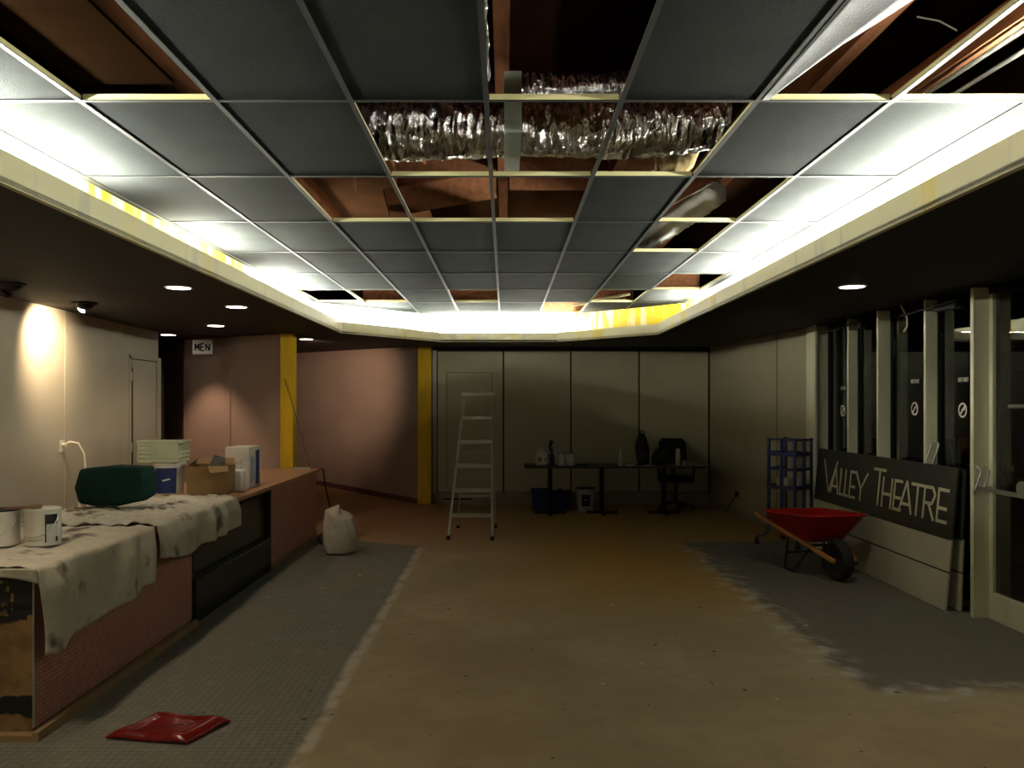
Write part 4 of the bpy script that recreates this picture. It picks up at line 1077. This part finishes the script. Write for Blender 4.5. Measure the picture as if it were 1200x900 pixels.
mb = MB(); mb.lathe([(.030,.1955),(.031,.235),(.026,.245),(0,.245)], n=20); mb.build('thermos_cap', 'white', t, smooth=True)
t = thing('cup', 'small pale cup beside the thermos', 'cup', (2.56,11.60,TT))
mb = MB(); mb.lathe([(.022,0),(.032,.07),(.029,.07),(.020,.006),(0,.006)], n=18); mb.build('cup_body', 'white_dirty', t, smooth=True)
# office chair
t = thing('office_chair', 'black swivel office chair with arms behind the right hand table', 'office chair', (2.56,12.17,0), PI)
for k in range(5):
    a_ = 2*PI*k/5+.3; cx, sy = math.cos(a_), math.sin(a_)
    mb = MB(); mb.bar((.03*cx,.03*sy,.11),(.25*cx,.25*sy,.075),.04,.03); o = mb.build('base_arm', 'black', t)
    mb = MB(); mb.tube([(.25*cx-.02*sy,.25*sy+.02*cx,.03),(.25*cx+.02*sy,.25*sy-.02*cx,.03)], .03, 12); mb.build('caster', 'rubber', o, smooth=True)
mb = MB(); mb.tube([(0,0,.09),(0,0,.42)], .028, 12); mb.build('gas_lift', 'steel_dark', t, smooth=True)
def cush(w, d_, h, loc, rx=0):
    mb_ = MB(); mb_.box(-w/2,w/2,-d_/2,d_/2,-h/2,h/2, Matrix.Translation(loc) @ Matrix.Rotation(rx,4,'X')); return mb_
cush(.46,.42,.08,(0,0,.46)).build('seat', 'black', t, bevel=.035, smooth=True)
mb = MB()
bp = [(-.19,.0),(.19,.0),(.215,.12),(.20,.40),(.15,.455),(-.15,.455),(-.20,.40),(-.215,.12)]
mb.prism3([(x,-.235-z*.12,.60+z) for x, z in bp], (0,.05,0)); mb.build('backrest', 'black', t, bevel=.02, smooth=True)
mb = MB(); mb.bar((0,-.17,.42),(0,-.245,.72),.07,.02); mb.build('back_support', 'steel_dark', t)
for s_ in (-1,1):
    mb = MB(); mb.bar((s_*.25,.06,.44),(s_*.27,.04,.645),.03,.04); mb.bar((s_*.15,.06,.43),(s_*.26,.06,.44),.03,.02); mb.build('arm_post', 'black', t)
    mb = MB(); mb.box(s_*.27-.035,s_*.27+.035,-.12,.14,.645,.675); mb.build('armrest', 'black', t, bevel=.012)
# crates and bucket below the table
def crate(x, y, w, d_, h, label):
    t = thing('storage_crate', label, 'crate', (x,y,0), 0, 'blue crates under the far table')
    mb = MB(); k = .9
    ps = [(-w/2*k,-d_/2*k),(w/2*k,-d_/2*k),(w/2*k,d_/2*k),(-w/2*k,d_/2*k)]
    top = [(-w/2,-d_/2),(w/2,-d_/2),(w/2,d_/2),(-w/2,d_/2)]
    a_ = [mb.bm.verts.new((p[0],p[1],0)) for p in ps]; b_ = [mb.bm.verts.new((p[0],p[1],h)) for p in top]
    mb.bm.faces.new(a_[::-1])
    for i in range(4): mb.bm.faces.new((a_[i],a_[(i+1)%4],b_[(i+1)%4],b_[i]))
    mb.build('crate_body', 'crate', t, solid=-.006)
    mb = MB()
    for (x0,x1,y0,y1) in ((-w/2-.012,w/2+.012,-d_/2-.012,-d_/2),(-w/2-.012,w/2+.012,d_/2,d_/2+.012),(-w/2-.012,-w/2,-d_/2,d_/2),(w/2,w/2+.012,-d_/2,d_/2)): mb.box(x0,x1,y0,y1,h-.025,h)
    mb.build('crate_rim', 'crate', t)
    return t
crate(.52,12.19,.24,.30,.30,'tall blue crate under the left end of the far table')
crate(.82,12.19,.33,.30,.27,'wide blue crate between the left table leg and the white bucket')
blob(.11,.10,.30,0,2).build('stuffed_sack','dark',smooth='full').location = (.82,12.19,.012)
tag(bpy.data.objects['stuffed_sack'], 'dark sack stuffed in the wide blue crate under the table', 'sack')
t = thing('bucket', 'white bucket with a black label under the far table', 'bucket', (1.19,12.02,0))
mb = MB(); mb.lathe([(.115,0),(.12,.004),(.135,.32),(.142,.32),(.142,.345),(.132,.345)], n=28); mb.build('bucket_body', 'white_dirty', t, smooth=True)
mb = MB(); mb.lathe([(0,.348),(.13,.348),(.145,.345),(.145,.33)], n=28); mb.build('bucket_lid', 'dark', t, smooth=True)
mb = MB(); mb.grid(lambda u, v: Vector(((.123+.0145*(.25+v*.5)+.002)*math.cos(-2.1+u*1.0), (.123+.0145*(.25+v*.5)+.002)*math.sin(-2.1+u*1.0), .08+v*.17)), 10, 3); mb.build('bucket_label', 'dark', t, smooth=True)
mb = MB(); mb.bar((-.035,-.138,.175),(.02,-.138,.175),.003,.014); mb.build('label_mark', 'white', t)
# plugged cord at right wall
mb = MB(); mb.tube([(rwx(11.5)-.02,11.5,.30),(rwx(11.5)-.06,11.55,.22),(rwx(11.6)-.10,11.7,.05),(3.14,11.75,.012)], .007, 6)
mb.box(rwx(11.5)-.04,rwx(11.5)-.002,11.47,11.53,.27,.34)
tag(mb.build('power_cable', 'rubber', smooth=True), 'black plug and cord trailing from the right wall behind the chair', 'cord')

# ------------------------------------------------------------------ blue rack
t = thing('blue_rack', 'blue metal frame rack standing by the right wall behind the wheelbarrow', 'rack', (3.205,9.12,0), math.radians(38))
a_ = .165; H = 1.205; cr = [(-a_,-a_),(a_,-a_),(a_,a_),(-a_,a_)]
for x, y in cr:
    mb = MB(); mb.box(x-.014,x+.014,y-.014,y+.014,.30,H); mb.build('post', 'bluerack', t)
for z, hh in ((H-.02,.02),(1.03,.045),(.86,.03),(.66,.045),(.36,.05)):
    mb = MB()
    for i in range(4):
        p, q = cr[i], cr[(i+1)%4]; k = 1.08 if hh > .04 else 1.0
        if z == .86 and i in (1,): continue
        mb.bar((p[0]*k,p[1]*k,z),(q[0]*k,q[1]*k,z),.012,hh)
    mb.build('rail', 'bluerack', t)
for z in (.64,.34):
    mb = MB(); mb.box(-a_,a_,-a_,a_,z,z+.008); mb.build('shelf', 'bluerack', t)
mb = MB(); mb.box(-.014,.014,-a_-.02,-a_+.01,.30,H); mb.box(-a_-.02,-a_+.01,-.014,.014,.30,H); mb.build('centre_post', 'bluerack', t)
for x, y in cr:
    k = 1/math.hypot(x,y); dx, dy = x*k, y*k
    mb = MB(); mb.tube([(x,y,.32),(x,y,.20),(x+dx*.02,y+dy*.02,.13),(x+dx*.07,y+dy*.07,.095),(x+dx*.13,y+dy*.13,.09)], .014, 8); o = mb.build('curved_leg', 'bluerack', t, smooth='full')
    mb = MB(); cx, cy = x+dx*.13, y+dy*.13; mb.tube([(cx-.012,cy,.03),(cx+.012,cy,.03)], .03, 14); mb.box(cx-.016,cx+.016,cy-.012,cy+.012,.045,.085); mb.build('caster', 'rubber', o, smooth=True)
for k, (x, y, w, d_, h, z, lab, m) in enumerate(((3.125,9.06,.10,.16,.115,.650,'white printed pack on the left of the middle rack shelf','white_dirty'),(3.245,9.08,.09,.14,.12,.650,'plain white pack in the middle of the rack shelf','white'),(3.25,9.21,.08,.07,.11,.650,'white box at the back right of the middle rack shelf','white_dirty'))):
    mb = MB(); mb.box(-w/2,w/2,-d_/2,d_/2,0,h, Matrix.Translation((x,y,z)) @ Matrix.Rotation(.5+k*.2,4,'Z')); tag(mb.build('paper_pack', m, bevel=.006), lab, 'pack', 'white packs on the blue rack')
mb = MB(); mb.tube([(3.205+.11*math.cos(i*PI/6),9.12+.11*math.sin(i*PI/6),.375) for i in range(22)], .02, 8)
tag(mb.build('coiled_hose', 'dark', smooth='full'), 'dark coil lying on the bottom shelf of the blue rack', 'coil')

# ------------------------------------------------------------------ wheelbarrow (local +x = forward, towards the wheel)
t = thing('wheelbarrow', 'red wheelbarrow with wooden handles beside the leaning sign boards', 'wheelbarrow', (2.92,7.68,0), math.radians(-79))
def tray(u, v, inset=0):
    # u along, v vertical 0 bottom..1 rim ; returns ring
    pass
def rrect(x0, x1, hw0, hw1, z, n=6, r=.08):
    pts = []
    cs = [(x1,hw1,0),(x0,hw0,PI/2),(x0,-hw0,PI),(x1,-hw1,3*PI/2)]
    for (x, y, a0) in cs:
        cx = x - r*(1 if x == x1 else -1); cy = y - r*(1 if y > 0 else -1)
        for i in range(n+1):
            a_ = a0 + (PI/2)*i/n; pts.append(Vector((cx+r*math.cos(a_), cy+r*math.sin(a_), z)))
    return pts
rings = [rrect(-.26,.20,.20,.16,.315,r=.06), rrect(-.28,.23,.215,.18,.325,r=.07), rrect(-.40,.46,.33,.29,.555,r=.12), rrect(-.415,.475,.345,.305,.560,r=.12), rrect(-.415,.475,.345,.305,.545,r=.12)]
for q, rg in enumerate(rings):
    if q >= 2:
        for p in rg: p.z += .05*(max(0,p.x+.4)/.87)**1.5 - .012   # front rim a little higher
mb = MB(); vr = [[mb.bm.verts.new(p) for p in rg] for rg in rings]
for i in range(len(vr)-1):
    for k in range(len(vr[0])): mb.bm.faces.new((vr[i][k], vr[i][(k+1)%len(vr[0])], vr[i+1][(k+1)%len(vr[0])], vr[i+1][k]))
mb.bm.faces.new(vr[0]); mb.build('tray', 'red', t, smooth='full', solid=-.003)
for s_ in (-1,1):
    mb = MB(); mb.bar((-.46,s_*.35,.505),(.50,s_*.10,.19),.036,.036); mb.build('handle', 'handle_wood', t, bevel=.006)
    mb = MB(); mb.bar((-.12,s_*.19,.33),(-.16,s_*.20,.03),.025,.012); mb.bar((-.16,s_*.20,.02),(-.02,s_*.19,.012),.03,.02); mb.bar((-.02,s_*.19,.02),(.20,s_*.15,.27),.022,.012); mb.build('leg', 'steel_dark', t)
mb = MB(); mb.bar((-.13,-.2,.17),(-.13,.2,.17),.02,.02); mb.build('cross_brace', 'steel_dark', t)
mb = MB(); mb.bar((.18,-.16,.285),(.18,.16,.285),.02,.02); mb.build('cross_brace', 'steel_dark', t)
mb = MB(); mb.bar((.56,-.08,.185),(.56,.08,.185),.02,.03); mb.build('front_guard', 'steel_dark', t)
mb = MB(); wm = Matrix.Translation((.40,0,.19)) @ Matrix.Rotation(PI/2,4,'X')
mb.lathe([(.115,-.035),(.15,-.048),(.178,-.035),(.19,0),(.178,.035),(.15,.048),(.115,.035),(.115,-.035)], n=32, mtx=wm); mb.build('wheel', 'rubber', t, smooth=True)
mb = MB(); mb.lathe([(.02,-.05),(.02,-.02),(.116,-.03),(.116,.03),(.02,.02),(.02,.05)], n=24, mtx=wm); mb.build('hub', 'steel_dark', t, smooth=True)
mb = MB(); mb.tube([(.40,-.12,.19),(.40,.12,.19)], .01, 8); mb.build('axle', 'steel_dark', t)

# ------------------------------------------------------------------ leaning sign boards
def strokes(ch, w, h, s):
    """stroke list for a letter in a w x h cell: ((x0,y0),(x1,y1))"""
    return {
     'V': [((0,h),(w*.5,0)),((w,h),(w*.5,0))],
     'A': [((0,0),(w*.5,h)),((w,0),(w*.5,h)),((w*.2,h*.28),(w*.8,h*.28))],
     'L': [((s/2,0),(s/2,h)),((0,s/2),(w,s/2))],
     'E': [((s/2,0),(s/2,h)),((0,s/2),(w,s/2)),((0,h-s/2),(w,h-s/2)),((0,h*.42),(w*.9,h*.42))],
     'Y': [((w*.5,0),(w*.5,h*.45)),((0,h),(w*.5,h*.42)),((w,h),(w*.5,h*.42))],
     'T': [((w*.5,0),(w*.5,h)),((0,h-s/2),(w,h-s/2))],
     'H': [((s/2,0),(s/2,h)),((w-s/2,0),(w-s/2,h)),((0,h*.45),(w,h*.45))],
     'R': [((s/2,0),(s/2,h)),((0,h-s/2),(w*.75,h-s/2)),((w*.75,h-s/2),(w,h*.75)),((w,h*.75),(w*.75,h*.48)),((w*.75,h*.48),(0,h*.48)),((w*.45,h*.48),(w,0))],
    }[ch]
LET = [('V',8.78,8.44,1),('A',8.56,8.37,0),('L',8.345,8.25,0),('L',8.225,8.13,0),('E',8.11,7.96,0),('Y',7.98,7.72,0),
       ('T',7.60,7.36,1),('H',7.41,7.22,0),('E',7.19,7.04,0),('A',7.075,6.86,0),('T',6.89,6.67,0),('R',6.68,6.50,0),('E',6.465,6.30,0)]
def board(x_bot, x_top, y0, y1, H, label, letters):
    t = thing('sign_board', label, 'sign board', (x_bot, y0, 0), 0, 'boards leaning on the glass')
    lean = math.atan2(x_top-x_bot, H)
    R_ = Matrix.Rotation(lean, 4, 'Y'); Lb = y1-y0; Hs = H/math.cos(lean)
    def bx_(y_0,y_1,z_0,z_1,x_0,x_1,name,m,bev=0,lab=None):
        mb = MB(); mb.box(x_0,x_1,y_0,y_1,z_0,z_1,R_); return mb.build(name,m,t,bevel=bev,label=lab)
    bx_(0,Lb,0.004,.29,0,.018,'lower_panel','board_white',.002)
    bx_(0,Lb,.302,.552,0,.018,'middle_panel','board_white',.002)
    bx_(0,Lb,.29,.302,.006,.018,'groove_strip','seam')
    bx_(0,Lb,.552,Hs,0,.018,'black_header','board_black',.002)
    bx_(.0,Lb,.545,.553,-.004,.0,'paint_edge','board_black')
    if letters:
        for ch, ya, yb, big in LET:
            w = ya-yb; h = .345 if big else .275; zb = .655
            if ch == 'V': zb = .66; h = .33
            s_ = .026; mb = MB()
            for (p, q) in strokes(ch, w, h, s_):
                # text reads left to right as y decreases
                P0 = Vector((-.003, (ya-p[0])-y0, zb+p[1])); P1 = Vector((-.003, (ya-q[0])-y0, zb+q[1]))
                d_ = (P1-P0).normalized(); nrm = Vector((1,0,0)).cross(d_)*s_/2
                a0 = [P0+nrm, P1+nrm, P1-nrm, P0-nrm]
                mb.prism3([R_ @ v for v in a0], R_.to_3x3() @ Vector((.0028,0,0)))
            mb.build('letter', 'letter', t)
    return t
board(3.37, 3.475, 6.22, 8.98, 1.10, 'front leaning board lettered VALLEY THEATRE, black above white', True)
board(3.475, 3.487+.03, 6.20, 8.94, 1.09, 'plain second board behind the lettered one, black above white', False)

# ------------------------------------------------------------------ world and view
w = bpy.data.worlds.new('night'); SC.world = w; w.use_nodes = True
w.node_tree.nodes['Background'].inputs[0].default_value = (.01,.011,.012,1); w.node_tree.nodes['Background'].inputs[1].default_value = .15
SC.view_settings.view_transform = 'Standard'; SC.view_settings.look = 'None'; SC.view_settings.gamma = 1
SC.view_settings.use_curve_mapping = False; SC.view_settings.exposure = 0.0
try:
    SC.cycles.use_denoising = True; SC.cycles.max_bounces = 8; SC.cycles.diffuse_bounces = 5; SC.cycles.glossy_bounces = 4; SC.cycles.transmission_bounces = 6
    SC.cycles.sample_clamp_indirect = 6; SC.cycles.caustics_reflective = False; SC.cycles.caustics_refractive = False
except Exception: pass
